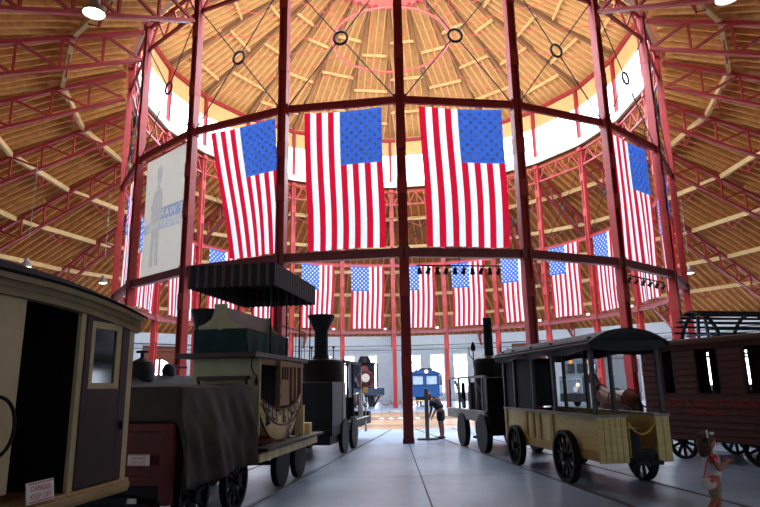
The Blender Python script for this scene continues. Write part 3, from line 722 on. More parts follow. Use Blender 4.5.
AWN = [mat('awning_dark', '#1a2026', .85), mat('awning_brown', '#5c4238', .85)]
mb = MB(); cx0, cx1, cy0, cy1, cz0, cz1 = -1.05, 1.62, -.72, .86, 3.36, 3.74
for px, py, dx, dy, L_ in [(cx0, cy0, 1, 0, cx1-cx0), (cx1, cy0, 0, 1, cy1-cy0), (cx1, cy1, -1, 0, cx1-cx0), (cx0, cy1, 0, -1, cy1-cy0)]:
    nn = int(L_/.1)*4
    def V(u, v):
        sc = .03*abs(sin(u*nn/4*pi)); z = cz1-(cz1-cz0+.03-sc)*v; return (px+dx*L_*u, py+dy*L_*u, z)
    mb.grid(V, nn, 4, lambda i, j: 1 if (i//2) % 3 == 0 else 0)
mb.m = 0; mb.add([(cx0, cy0, cz1), (cx1, cy0, cz1), (cx1, cy1, cz1), (cx0, cy1, cz1), ((cx0+cx1)/2, (cy0+cy1)/2, cz1+.1)], [(0, 1, 4), (1, 2, 4), (2, 3, 4), (3, 0, 4)])
mb.build('canopy', AWN, c, smooth=False)
mb = MB()
for y in (cy0+.05, cy1-.05): mb.bar((cx0, y, 3.5), (cx1, y, 3.5), .03, .03)
for x in (cx0+.03, cx1-.03): mb.bar((x, cy0, 3.5), (x, cy1, 3.5), .03, .03)
mb.build('canopy_frame', BLACK, c)
mb = MB(); mb.tube([(-1.28, -.45, 2.16), (-1.34, -.46, 1.98), (-1.38, -.52, 1.86), (-1.36, -.56, 1.84), (-1.34, -.56, 1.7)], .012, 6); mb.ell((-1.36, -.56, 1.74), (.03, .03, .06)); mb.build('hanging_hook', BLACK, c)
mb = MB(); mb.b2(-1.6, 1.5, -.36, .36, .52, .7); mb.build('underframe', OXRED, c, smooth=False)
mb = MB(); [mb.ell((x, -.42, .76), (.34, .16, .12)) for x in (-.5, .35)]; mb.build('leather_spring', OXRED, c)
mb = MB(); mb.b2(-1.55, 1.9, -.84, -.58, .7, .74); mb.build('footboard', DKBROWN, c, smooth=False)
mb = MB(); mb.b2(-1.55, 1.85, -.72, -.58, .53, .66); mb.b2(1.0, 1.1, -.66, -.5, .6, 1.3); mb.b2(1.3, 1.5, -.7, -.4, .66, .95); mb.build('side_sill', YELC, c, smooth=False, bevel=.01)
for x in (-.25, .82):
    for y in (-.62, .62): wheel(c, x, y, .38, spokes=0)
mb = MB(); [mb.cyl((x, -.6, .38), (x, .6, .38), .04) for x in (-.25, .82)]; mb.build('axles', BLACK, c)

# black upright-boiler locomotive with flared stack
c = veh('steam_locomotive', 'black upright-boiler locomotive with flared chimney in front of the stagecoach car', 'locomotive', -.5, 15.6)
mb = MB(); mb.b2(-2.1, 3.3, -.62, .62, .5, .72); mb.b2(-2.06, -.2, -.56, .56, .3, .5); mb.b2(3.3, 3.7, -.55, .55, .62, .86); mb.build('frame', BLACK, c, smooth=False, bevel=.01)
mb = MB(); mb.b2(-2.08, -.95, -.62, .62, .72, 1.76); mb.build('tender_box', BLACKP, c, smooth=False, bevel=.015)
mb = MB(); mb.b2(-.95, -.62, -.63, -.58, .8, 1.74); mb.build('tender_edge', GREYW, c, smooth=False)
mb = MB(); mb.lathe([(.56, .72), (.56, 2.26), (.5, 2.34), (.2, 2.4)], c=(-.55, 0, 0), n=28); mb.build('boiler', BLACKP, c)
mb = MB(); mb.lathe([(.24, 2.36), (.18, 2.48), (.18, 3.1), (.22, 3.16), (.35, 3.46), (.36, 3.52), (.3, 3.5)], c=(-.75, 0, 0), n=24); mb.build('chimney', BLACK, c)
for y in (-.3, .3): mb = MB(); mb.cyl((-.6, y, 2.3), (-.6, y, 2.66), .015, n=6); mb.ell((-.6, y, 2.68), (.04, .04, .03)); mb.build('safety_valve', BLACK, c)
mb = MB(); mb.b2(-.2, 2.4, -.5, -.44, 2.28, 2.36); mb.b2(-.2, 2.4, .44, .5, 2.28, 2.36); [mb.b2(x, x+.06, -.5, .5, 2.28, 2.34) for x in (.3, 2.3)]; mb.build('walking_beam', BLACK, c, smooth=False)
for x in (.35, 1.1, 2.3):
    for y in (-.47, .47): MB().cyl((x, y, .72), (x, y, 2.3), .028, n=8).build('upright_post', BLACK, c)
for y in (-.47, .47):
    MB().cyl((.7, y, .75), (.7, y, 1.35), .13).build('cylinder', BLACK, c)
    MB().cyl((.7, y, 1.3), (.7, y, 2.3), .022, n=8).build('piston_rod', STEEL, c)
    MB().bar((2.1, y*1.1, 2.25), (2.1, y*1.1, .45), .05, .03).build('connecting_rod', STEEL, c)
    mb = MB(); mb.bar((.0, y*1.25, .66), (3.0, y*1.25, .66), .05, .14); mb.build('white_side_rail', WHITE, c, smooth=False)
    for x in (1.5, 1.75): MB().bar((x, y*1.2, .72), (x+.12, y*1.2, 1.5), .04, .04).build('lever', STEEL, c)
    mb = MB(); mb.tube([(2.6, y, .72), (2.6, y, 1.15), (2.8, y, 1.2), (3.2, y, 1.15), (3.2, y, .72)], .025, 8); mb.build('front_rail', STEEL, c)
    mb = MB(); [mb.bar((x, y*1.3, .62), (x+.12*s_, y*1.3, .3), .035, .035) for x in (1.0, 2.4) for s_ in (-1, 1)]; mb.build('axle_guard', WHITE, c, smooth=False)
mb = MB(); [mb.lathe([(.16, 1.1), (.2, 1.3), (.16, 1.42), (.0, 1.46)], c=(x, y, 0), n=14) for x in (2.85,) for y in (-.3, .3)]; mb.build('lubricator', STEEL, c)
for x in (-.8, .42):
    for y in (-.62, .62): wheel(c, x, y, .42, spokes=0)

# black upright-boiler locomotive, right
c = veh('steam_locomotive', 'black locomotive with straight stovepipe chimney and open framed side, right of the aisle', 'locomotive', .5, 15.6)
mb = MB(); mb.b2(-1.6, 2.2, .5, .68, .72, .98); mb.build('side_sill', GREYW, c, smooth=False, bevel=.01)
mb = MB(); mb.b2(-1.6, 2.2, -.66, .5, .7, .92); mb.build('frame', BLACK, c, smooth=False)
mb = MB(); mb.b2(-1.68, -1.3, -.66, .62, .92, 1.8); mb.b2(-1.68, -1.6, -.66, .62, .42, 1.8); mb.build('tank', BLACKP, c, smooth=False, bevel=.015)
mb = MB()
for x in (-1.3, -.1, 1.0, 2.12): mb.b2(x-.03, x+.03, .58, .64, .98, 1.84); mb.b2(x-.03, x+.03, -.64, -.58, .92, 1.84)
mb.b2(-1.6, 2.18, .57, .65, 1.8, 1.86); mb.b2(-1.6, 2.18, -.65, -.57, 1.8, 1.86); mb.build('cab_frame', GREYW, c, smooth=False)
mb = MB(); mb.b2(-.9, 1.2, -.4, .3, .92, 1.6); [mb.cyl((x, .35, .98), (x, .35, 1.7), .06) for x in (-.8, .3, .7, 1.5)]; mb.bar((1.1, .45, 1.0), (2.0, .45, 1.75), .06, .06); mb.bar((-1.2, .45, 1.1), (-.3, .45, 1.7), .06, .06); mb.ell((-.9, .4, 1.2), (.2, .15, .2)); mb.build('machinery', BLACK, c)
mb = MB(); mb.lathe([(.42, .92), (.42, 2.2), (.38, 2.32), (.12, 2.44)], n=26); [mb.lathe([(.435, z), (.435, z+.05)], n=26) for z in (1.85, 2.15)]; mb.build('boiler', BLACKP, c)
mb = MB(); mb.lathe([(.14, 2.4), (.125, 2.5), (.12, 3.42), (.13, 3.44), (.1, 3.44)], c=(-.05, -.0, 0), n=18); mb.build('chimney', BLACK, c)
mb = MB(); mb.cyl((.1, .4, 2.1), (.1, .4, 2.62), .018, n=6); mb.lathe([(.06, 2.55), (.07, 2.66), (.02, 2.8)], c=(.1, .4, 0), n=10); mb.tube([(.1, .4, 2.3), (.1, .52, 2.45), (.1, .52, 2.65)], .015, 6); mb.build('whistle', BLACK, c)
mb = MB(); mb.cyl((0, -.35, 2.2), (0, -.35, 2.72), .02, n=6); mb.cyl((-.2, -.5, 2.2), (-.2, -.5, 2.6), .02, n=6); mb.build('steam_pipe', BLACK, c)
for x, r in ((-1.4, .46), (.5, .44)):
    for y in (-.66, .66): wheel(c, x, y, r, spokes=0, tread=.14)
mb = MB(); mb.bar((-.5, .6, .4), (-.5, .6, .8), .03, .03); mb.b2(-.62, -.38, .5, .66, .28, .34); mb.build('step', BLACK, c, smooth=False)

# yellow open excursion wagon with canvas roof
c = veh('excursion_wagon', 'yellow boarded open railway wagon with black canvas roof and spoked wheels', 'railway wagon', .5, 20.5)
Y = .56; X0, X1 = -2.2, 2.1
mb = MB(); mb.b2(X0, X1, Y-.04, Y, .5, 1.1); mb.b2(X0, X1, -Y, -Y+.04, .5, 1.1); mb.build('side_boards', YWAG, c, smooth=False)
mb = MB()
for x in (X1-.06, X1-1.25, X1-1.62, X1-1.95, X0+1.75): mb.b2(x-.07, x+.07, Y, Y+.03, .46, 1.1); mb.b2(x-.07, x+.07, -Y-.03, -Y, .46, 1.1)
mb.b2(X0, X1, Y, Y+.035, .44, .6); mb.b2(X0, X1, -Y-.035, -Y, .44, .6); mb.build('side_battens', mat('ochre_batten', '#a88a4a', .55, var=.15), c, smooth=False, bevel=.006)
mb = MB()
for y0, y1 in ((.12, .6), (-.6, -.36)):
    n_ = max(2, round((y1-y0)/.1)); mb = MB()
    for q in range(n_): a_ = y0+(y1-y0)*q/n_; mb.b2(X0-.05, X0, a_+.004, a_+(y1-y0)/n_-.004, .42, 1.1)
    mb.build('end_boards', YWAG, c, smooth=False, bevel=.004)
mb = MB(); mb.b2(X0-.02, X1, Y-.05, Y+.05, 1.1, 1.14); mb.b2(X0-.02, X1, -Y-.05, -Y+.05, 1.1, 1.14); mb.b2(X0-.06, X0+.02, .1, .62, 1.1, 1.14); mb.b2(X0-.06, X0+.02, -.62, -.34, 1.1, 1.14); mb.build('top_rail', GREYW, c, smooth=False)
mb = MB(); mb.b2(X0, X1, -.54, .54, .46, .52); mb.b2(X1-.04, X1, -.54, .54, .5, 1.1); mb.b2(X0+.02, X1-.2, -.12, .12, .52, .92); mb.build('floor_and_bench', BLACK, c, smooth=False)
mb = MB(); mb.b2(X0-.2, X0, -.34, .1, .4, .46); mb.b2(X0, X0+.02, -.34, .1, .5, .62); mb.build('step', BLACK, c, smooth=False)
mb = MB(); mb.tube([(X0-.06, .12+(-.48)*q/10, 1.04-.2*(1-((q-5)/5)**2)) for q in range(11)], .014, 6); mb.cyl((X0-.06, .1, .5), (X0-.06, .1, 1.05), .01, n=6); mb.build('yellow_rope', mat('yellow_rope', '#c8a83c', .7), c)
for y in (-Y, Y):
    for x in (X1-.05, X1-.72, X1-1.75, X1-2.75, X0+.05): MB().b2(x-.03, x+.03, y-.03, y+.03, 1.1, 2.36).build('roof_post', mat('dark_green_post', '#23292b', .5), c, smooth=False)
MB().b2(X1-1.7, X1-.05, Y-.025, Y-.015, 1.14, 2.2).build('mesh_screen', SCREEN, c, smooth=False)
MB().b2(X1-.06, X1-.04, -Y, Y, 1.14, 2.2).build('front_screen', SCREEN, c, smooth=False)
pr = [(-.7+1.4*q/14, 2.24+.24*(1-abs((q-7)/7)**2.2)) for q in range(15)]
mb = MB(); mb.prism(pr+[(y, z-.03) for y, z in pr[::-1]], 'x', X0-.16, X1+.3); mb.build('canvas_roof', CANVAS, c)
mb = MB()
for sy in (-1, 1): mb.grid(lambda u, v: (X0-.14+(X1-X0+.35)*u, sy*(.66+.03*sin(u*20)*v), 2.3-v*(.16+.05*sin(u*9)**2)), 40, 4)
mb.grid(lambda u, v: (X0-.12, -.66+1.32*u, 2.28-v*(.12+.05*sin(u*3.14))), 12, 4)
mb.build('rolled_curtain', CANVAS, c)
for x in (-1.2, 1.2):
    for y in (-.68, .68): wheel(c, x, y, .43 if x < 0 else .4, spokes=10, tread=.12)
mb = MB(); [mb.cyl((x, -.66, .42), (x, .66, .42), .04) for x in (-1.2, 1.2)]; mb.build('axles', BLACK, c)
# brown boarded coach, right
c = veh('boarded_coach', 'long dark red-brown boarded railway coach with black window openings at the right edge', 'railway coach', 1.5, 21.3, -1.65)
X0, X1, Y, ZB, ZT = -3.4, 2.72, .95, .42, 2.42
WINS = [(X1-.88, X1-.53), (X1-1.97, X1-1.38), (X1-3.06, X1-2.47), (X1-4.2, X1-3.6), (X1-5.3, X1-4.7)]
mb = MB()
NB = 15; bh = (ZT-ZB)/NB
for q in range(NB):                              # lapped boards, cut by the window openings
    z0, z1 = ZB+q*bh, ZB+(q+1)*bh-.006
    segs = [(X0, X1)]
    if z0 > 1.32 and z1 < 2.36:
        segs = []; xr = X1
        for a_, b_ in WINS: segs.append((b_, xr)); xr = a_
        segs.append((X0, xr))
    for a_, b_ in segs:
        mb.prism([(Y-.03, z0), (Y+.012, z0), (Y, z1), (Y-.03, z1)], 'x', a_, b_)
mb.b2(X0, X1, -Y, -Y+.03, ZB, 1.4); mb.b2(X0, X1, -Y, -Y+.03, 2.3, ZT)
for q in range(7): mb.b2(X0+q*.98, X0+q*.98+.91, -Y, -Y+.03, 1.4, 2.3)
mb.b2(X1-.03, X1, -Y, Y, ZB, ZT)
mb.b2(X0, X0+.03, -Y, Y, ZB, ZT); mb.build('boarded_body', BRNBOARD, c, smooth=False)
for a_, b_ in WINS:
    mb = MB()
    for p, q in (((a_, 1.36), (b_, 1.36)), ((a_, 2.34), (b_, 2.34)), ((a_+.02, 1.36), (a_+.02, 2.34)), ((b_-.02, 1.36), (b_-.02, 2.34))): mb.bar((p[0], Y-.02, p[1]), (q[0], Y-.02, q[1]), .05, .05)
    w = mb.build('window_frame', DKBROWN, c, smooth=False)
    MB().b2(a_+.0, b_, Y-.5, Y-.46, 1.36, 1.42).build('window_rail', STEEL, w, smooth=False)
mb = MB(); mb.b2(X0, X1, -Y+.04, Y-.04, ZB, ZB+.08); [mb.b2(X0+.6+q*.95, X0+.7+q*.95, .1, .7, .5, 1.55) for q in range(6)]; mb.b2(X0+.1, X1-.1, -.1, -.04, ZB, 1.25); mb.build('interior', NEARBLK, c, smooth=False)  # floor and seats coloured near-black for the shaded inside
pr = [(-1.05+2.1*q/12, 2.46+.12*(1-abs((q-6)/6)**2)) for q in range(13)]
mb = MB(); mb.prism(pr+[(y, z-.05) for y, z in pr[::-1]], 'x', X0-.1, X1+.12); mb.build('roof', mat('brown_roof', '#5a3a30', .7), c)
mb = MB(); mb.b2(X0-.08, X1+.1, Y-.02, Y+.09, 2.4, 2.5); mb.build('eaves_board', mat('brown_eaves', '#6b4436', .65), c, smooth=False)
for wd, xc in (('BALTO', 2.02), ('&', 1.6), ('OHIO', 1.22), ('RAILROAD', .4)): mb = MB(); text_into(mb, wd, .17, lambda u, v: (xc-u*1.02, Y+.018, 1.13+v), 1.05); mb.build('lettering', mat('faded_red_lettering', '#a5211f', .6), c, smooth=False); mb = MB(); text_into(mb, 'COMPANY', .17, lambda u, v: (1.25-u, Y+.018, .94+v), 1.05)
mb.build('lettering', mat('faded_red_lettering', '#a5211f', .6), c, smooth=False)
mb = MB(); mb.b2(X0+.1, X1-.1, -.5, .5, .36, ZB); mb.b2(X1, X1+.3, -.1, .1, .4, .5); mb.build('underframe', BLACK, c, smooth=False)
for x in (1.95, .2, -1.8): wheel(c, x, .82, .36, tread=.09); wheel(c, x, -.82, .36, tread=.09)

# ---- skinned figures
def skin(name, nodes, edges, mt, parent, root=None, sub=2):
    names = list(nodes); idx = {n: i for i, n in enumerate(names)}
    me = bpy.data.meshes.new(name); me.from_pydata([nodes[n][0] for n in names], [(idx[a], idx[b]) for a, b in edges], [])
    o = bpy.data.objects.new(name, me); COL.objects.link(o)
    o.modifiers.new('s', 'SKIN'); sk = me.skin_vertices[0].data
    for n in names:
        r = nodes[n][1]; sk[idx[n]].radius = r if isinstance(r, tuple) else (r, r); sk[idx[n]].use_root = (n == (root or names[0]))
    sb = o.modifiers.new('u', 'SUBSURF'); sb.levels = sub; sb.render_levels = sub
    bpy.context.view_layer.update()
    ev = o.evaluated_get(bpy.context.evaluated_depsgraph_get()); nm = bpy.data.meshes.new_from_object(ev)
    o.modifiers.clear(); old = o.data; o.data = nm; bpy.data.meshes.remove(old)
    nm.materials.clear(); nm.materials.append(mt)
    nm.polygons.foreach_set('use_smooth', [True]*len(nm.polygons))
    if parent: o.parent = parent
    return o
def hand(nodes, edges, wrist, p, d, s, tag_, curl=.5, up_=(0, 0, 1)):
    # five separate bent fingers growing out of a palm at p, pointing along d
    d = Vector(d).normalized(); upv = Vector(up_); sd = d.cross(upv).normalized(); upv = sd.cross(d); p = Vector(p)
    nodes[tag_+'palm'] = (p+d*.035*s, (.024*s, .016*s)); edges.append((wrist, tag_+'palm'))
    for q, (off, L_) in enumerate(((-.027, .055), (-.009, .066), (.009, .062), (.027, .048))):
        a = p+d*.07*s+sd*off*s; b_ = a+(d*.8-upv*curl)*L_*.55*s; e = b_+(d*.3-upv*(curl+.5))*L_*.5*s
        for nm, v, r in (('a', a, .010), ('b', b_, .009), ('c', e, .007)): nodes[f'{tag_}f{q}{nm}'] = (v, r*s)
        edges += [(tag_+'palm', f'{tag_}f{q}a'), (f'{tag_}f{q}a', f'{tag_}f{q}b'), (f'{tag_}f{q}b', f'{tag_}f{q}c')]
    a = p+d*.025*s-sd*.03*s; b_ = a+(d*.5-sd*.6-upv*.3).normalized()*.035*s; nodes[tag_+'ta'] = (b_, .010*s); nodes[tag_+'tb'] = (b_+(d-upv*.5).normalized()*.028*s, .008*s)
    edges += [(tag_+'palm', tag_+'ta'), (tag_+'ta', tag_+'tb')]
def head_bits(par, c, r, face, skinm):           # nose, ears, eyes, mouth on a head at c looking along face
    f = Vector(face).normalized(); s_ = f.cross(Vector((0, 0, 1))).normalized(); u_ = s_.cross(f); c = Vector(c)
    mb = MB(); mb.ell(c+f*r*1.0-u_*r*.12, (r*.16, r*.14, r*.22), 8)
    for q in (-1, 1): mb.ell(c+s_*q*r*.86-u_*r*.05-f*r*.1, (r*.16, r*.1, r*.26), 8)
    mb.build('nose_and_ears', skinm, par)
    mb = MB(); [mb.ell(c+f*r*.88+s_*q*r*.36+u_*r*.1, (r*.1,)*3, 8) for q in (-1, 1)]; mb.build('eyes', mat('eye', '#221a18', .3), par)
    mb = MB(); mb.ell(c+f*r*.9-u_*r*.5, (r*.12, r*.26, r*.06), 8) ; mb.build('mouth', mat('lip', '#8c4640', .5), par)

# girl at lower right, walking to the right
g = thing('person', 'small girl walking in dotted red sleeves, pale top and khaki shorts, hands raised', 'person', (3.23, -24.72, 0), radians(-8))
n = {'pelvis': ((0, 0, .5), (.085, .075)), 'waist': ((.0, 0, .6), (.07, .065)), 'chest': ((.01, 0, .73), (.085, .07)), 'neckb': ((.0, 0, .81), .04), 'neck': ((.005, 0, .84), .035), 'head': ((.02, 0, .9), (.062, .07)), 'top': ((.012, 0, .97), (.07, .065)), 'crown': ((.0, 0, 1.0), .04)}
e = [('pelvis', 'waist'), ('waist', 'chest'), ('chest', 'neckb'), ('neckb', 'neck'), ('neck', 'head'), ('head', 'top'), ('top', 'crown')]
for s_, nm, kx, ax in ((1, 'l', .06, .02), (-1, 'r', -.03, -.16)):
    n[nm+'hip'] = ((0, s_*.055, .46), .062); n[nm+'knee'] = ((kx, s_*.055, .27), .038); n[nm+'calf'] = ((kx*.6+ax*.4-.01, s_*.055, .19), .036); n[nm+'ank'] = ((ax, s_*.055, .07), .024); n[nm+'toe'] = ((ax+.1, s_*.06, .03), .022)
    e += [('pelvis', nm+'hip'), (nm+'hip', nm+'knee'), (nm+'knee', nm+'calf'), (nm+'calf', nm+'ank'), (nm+'ank', nm+'toe')]
    n[nm+'sh'] = ((0, s_*.1, .77), .036); n[nm+'el'] = ((.04, s_*.13, .61), .026); n[nm+'wr'] = ((.15, s_*.06, .69), .018)
    e += [('chest', nm+'sh'), (nm+'sh', nm+'el'), (nm+'el', nm+'wr')]
    hand(n, e, nm+'wr', (.155, s_*.055, .695), (1, -s_*.25, .5), .8, nm, .6)
skin('body', n, e, SKIN, g)
skin('top_shirt', {'a': ((.0, 0, .48), (.108, .1)), 'b': ((.0, 0, .6), (.1, .094)), 'c': ((.01, 0, .73), (.118, .1)), 'd': ((.0, 0, .795), (.075, .065))}, [('a', 'b'), ('b', 'c'), ('c', 'd')], mat('pale_shirt', '#c4c2ca', .8), g)
dm = bpy.data.materials.new('dotted_red_cloth'); dm.use_nodes = True; nt = dm.node_tree; vo = nt.nodes.new('ShaderNodeTexVoronoi'); vo.inputs['Scale'].default_value = 34; tcn = nt.nodes.new('ShaderNodeTexCoord')
rp = nt.nodes.new('ShaderNodeValToRGB'); rp.color_ramp.interpolation = 'CONSTANT'; rp.color_ramp.elements[0].color = (.85, .8, .78, 1); rp.color_ramp.elements[1].color = (*lin('#c8202e'), 1); rp.color_ramp.elements[1].position = .3
nt.links.new(tcn.outputs['Object'], vo.inputs['Vector']); nt.links.new(vo.outputs['Distance'], rp.inputs['Fac']); nt.links.new(rp.outputs['Color'], nt.nodes['Principled BSDF'].inputs['Base Color'])
for s_ in (-1, 1): skin('sleeve', {'a': ((0, s_*.075, .785), .045), 'b': ((.008, s_*.108, .74), .048), 'c': ((.025, s_*.12, .69), .042)}, [('a', 'b'), ('b', 'c')], dm, g)
skin('shorts', {'p': ((0, 0, .48), (.112, .102)), 'q': ((0, 0, .52), (.09, .08)), 'l': ((.01, .055, .42), .075), 'l2': ((.05, .06, .29), .072), 'r': ((-.005, -.055, .42), .075), 'r2': ((-.03, -.06, .29), .072)}, [('p', 'q'), ('p', 'l'), ('l', 'l2'), ('p', 'r'), ('r', 'r2')], mat('khaki', '#8f8464', .8), g)
mb = MB(); mb.ell((-.015, 0, .965), (.088, .088, .085), 16); mb.ell((-.055, 0, .9), (.08, .1, .1), 14); mb.ell((-.065, 0, .83), (.06, .095, .09), 14)
for q in range(26): a_ = random.random()*2*pi; mb.ell((-.05+.05*cos(a_), .085*sin(a_), .8+.2*random.random()), (.028, .028, .05), 6)
mb.build('hair', HAIR, g)
hb = MB(); hb.tube([(.03*cos(q*pi/10)+.0, .088*cos(q*pi/10), .965+.088*sin(q*pi/10)) for q in range(11)], .009, 6); hb.ell((.03, -.06, 1.025), (.03, .012, .018), 8); hb.build('white_headband', WHITE, g)
head_bits(g, (.025, 0, .91), .068, (1, 0, 0), SKIN)
for s_, ax in ((1, .02), (-1, -.16)): mb = MB(); mb.ell((ax+.05, s_*.058, .03), (.09, .04, .03), 10); mb.build('shoe', WHITE, g)
bg = thing('shoulder_bag', 'small rounded cream handbag with pink trim hanging at the girl\'s hip', 'bag', world(g, (-.09, -.125, .47)), radians(-8))
mb = MB(); mb.ell((0, 0, 0), (.085, .035, .065), 16); mb.build('pouch', mat('cream_plush', '#d8cdb8', .8), bg)
mb = MB(); mb.tube([(.085*cos((q-8)*pi/16), 0.0, .066*sin((q-8)*pi/16)) for q in range(17)], .013, 6); mb.ell((.035, -.03, .035), (.03, .012, .022), 8); mb.build('pink_trim', mat('pink_trim', '#c8506a', .7), bg)
mb = MB(); mb.tube([(-.05, .0, .06), (-.0, .03, .18), (.06, .06, .315), (.1, .14, .33), (.115, .17, .25)], .008, 6); mb.build('strap', mat('pink_strap', '#b06070', .7), bg)

# visitor bending forward beside the central column
a = thing('person', 'visitor in dark shorts bending forward behind the black locomotive, near the central column', 'person', (1.08, -12.72, 0), radians(155))
n = {'pelvis': ((0, 0, .84), (.13, .12)), 'waist': ((.05, 0, .96), (.12, .11)), 'chest': ((.2, 0, 1.12), (.14, .12)), 'neckb': ((.3, 0, 1.21), .06), 'neck': ((.34, 0, 1.23), .05), 'head': ((.4, 0, 1.24), (.075, .085)), 'top': ((.43, 0, 1.31), (.085, .08))}
e = [('pelvis', 'waist'), ('waist', 'chest'), ('chest', 'neckb'), ('neckb', 'neck'), ('neck', 'head'), ('head', 'top')]
for s_, nm in ((1, 'l'), (-1, 'r')):
    n[nm+'hip'] = ((0, s_*.09, .78), .09); n[nm+'knee'] = ((.015, s_*.1, .45), .055); n[nm+'calf'] = ((-.01, s_*.1, .33), .052); n[nm+'ank'] = ((-.02, s_*.1, .09), .034); n[nm+'toe'] = ((.12, s_*.12, .035), .03)
    e += [('pelvis', nm+'hip'), (nm+'hip', nm+'knee'), (nm+'knee', nm+'calf'), (nm+'calf', nm+'ank'), (nm+'ank', nm+'toe')]
    n[nm+'sh'] = ((.25, s_*.17, 1.14), .055); n[nm+'el'] = ((.24, s_*.2, .88), .04); n[nm+'wr'] = ((.34, s_*.14, .68), .028)
    e += [('chest', nm+'sh'), (nm+'sh', nm+'el'), (nm+'el', nm+'wr')]
    hand(n, e, nm+'wr', (.345, s_*.135, .665), (.4, 0, -1), 1, nm, .4, (1, 0, 0))
skin('body', n, e, SKIN, a)
skin('shirt', {'p': ((-.01, 0, .88), (.17, .16)), 'w': ((.06, 0, .98), (.16, .15)), 'c': ((.2, 0, 1.12), (.175, .16)), 'n': ((.28, 0, 1.19), (.08, .07)), 'l': ((.25, .18, 1.13), .066), 'l2': ((.245, .2, .98), .058), 'r': ((.25, -.18, 1.13), .066), 'r2': ((.245, -.2, .98), .058)}, [('p', 'w'), ('w', 'c'), ('c', 'n'), ('c', 'l'), ('l', 'l2'), ('c', 'r'), ('r', 'r2')], mat('dark_teal_shirt', '#2c3840', .8), a)
skin('shorts', {'p': ((0, 0, .84), (.15, .14)), 'q': ((.02, 0, .92), (.14, .13)), 'l': ((.005, .095, .7), .108), 'l2': ((.015, .105, .5), .1), 'r': ((.005, -.095, .7), .108), 'r2': ((.015, -.105, .5), .1)}, [('p', 'q'), ('p', 'l'), ('l', 'l2'), ('p', 'r'), ('r', 'r2')], mat('navy_shorts', '#1c222c', .8), a)
mb = MB(); mb.ell((.4, 0, 1.32), (.11, .1, .09), 14); mb.ell((.36, 0, 1.27), (.08, .1, .1), 14); mb.build('hair', HAIR2, a)
head_bits(a, (.425, 0, 1.26), .082, (.75, 0, -.5), SKIN)
for s_ in (-1, 1): mb = MB(); mb.ell((.05, s_*.11, .04), (.14, .05, .045), 10); mb.build('shoe', BLACK, a)
mb = MB(); mb.b2(.02, .22, -.12, .12, .0, .1); o = thing('backpack', 'reddish pack on the bending visitor\'s back', 'backpack', world(a, (.1, 0, 1.14)), radians(155)); mb = MB(); mb.ell((0, 0, 0), (.15, .12, .08), 12, Matrix.Rotation(radians(-35), 3, 'Y')); mb.build('pouch', mat('dull_red_pack', '#7a4440', .8), o)
mb = MB(); [mb.tube([(-.05, s_*.1, .05), (.1, s_*.12, .1), (.18, s_*.13, .0)], .012, 6) for s_ in (-1, 1)]; mb.build('strap', BLACK, o)

# sign stand by the column
t = thing('information_stand', 'slim grey upright information panel on a flat foot beside the central column', 'sign stand', (.62, -13.0, 0), radians(86))
MB().b2(-.28, .28, -.03, .03, .0, .05).build('foot_beam', GREYW, t, smooth=False); MB().b2(-.12, .12, -.32, .32, 0, .06).build('foot', GREYW, t, smooth=False, bevel=.01)
MB().b2(-.3, .3, -.06, .06, .06, 1.55).build('panel', mat('grey_panel', '#77756f', .6), t, smooth=False, bevel=.008)
# rope barrier on the turntable
p0 = None; BX = [-.92, -.44, .04, .5, .9]
for i, x in enumerate(BX):
    if p0 is None:
        p0 = thing('stanchion', '', 'stanchion'); MB().lathe([(.15, 0), (.15, .03), (.03, .07), (.0, .07)], n=18).build('base', WHITE, p0)
        MB().cyl((0, 0, .06), (0, 0, .88), .022, n=10).build('post', STEEL, p0); MB().ell((0, 0, .9), (.04, .04, .03), 10).build('finial', BRONZE, p0); o = p0
    else: o = dup(p0, (0, 0, 0), 0)
    o.location = (x, -.75, 0); o['label'] = f'short metal rope stanchion with white foot, {ORD[i+1]} from the left in its row'; o['group'] = 'rope stanchions'
r0 = None
for i in range(4):
    x0, x1 = BX[i], BX[i+1]; mb = MB(); mb.tube([(x0+(x1-x0)*q/8, -.75, .84-.16*(1-((q-4)/4)**2)) for q in range(9)], .02, 6)
    o = mb.build('barrier_rope', mat('maroon_rope', '#6b1f28', .8)); tag(o, f'drooping maroon rope, {ORD[i+1]} span from the left of the stanchion row', 'rope', 'barrier ropes', 'thing')

# horse in harness before the brown coach
hz = veh('horse', 'life-size brown harnessed horse standing ahead of the brown boarded coach', 'horse', 1.5, 16.85, -1.8)
BAY = mat('bay_coat', '#6e3c28', .5, var=.15, scale=5)
n = {'loin': ((-.3, 0, 1.22), (.27, .29)), 'rump': ((-.68, 0, 1.22), (.25, .28)), 'tailb': ((-.88, 0, 1.26), (.1, .1)), 'barrel': ((.1, 0, 1.18), (.29, .3)), 'chest': ((.5, 0, 1.22), (.26, .29)), 'neck0': ((.68, 0, 1.45), (.15, .2)), 'neck1': ((.85, 0, 1.72), (.1, .15)), 'poll': ((.96, 0, 1.94), (.09, .11)), 'face': ((1.1, 0, 1.84), (.08, .1)), 'nose': ((1.25, 0, 1.68), (.06, .065)), 'muz': ((1.32, 0, 1.61), (.055, .055))}
e = [('loin', 'rump'), ('rump', 'tailb'), ('loin', 'barrel'), ('barrel', 'chest'), ('chest', 'neck0'), ('neck0', 'neck1'), ('neck1', 'poll'), ('poll', 'face'), ('face', 'nose'), ('nose', 'muz')]
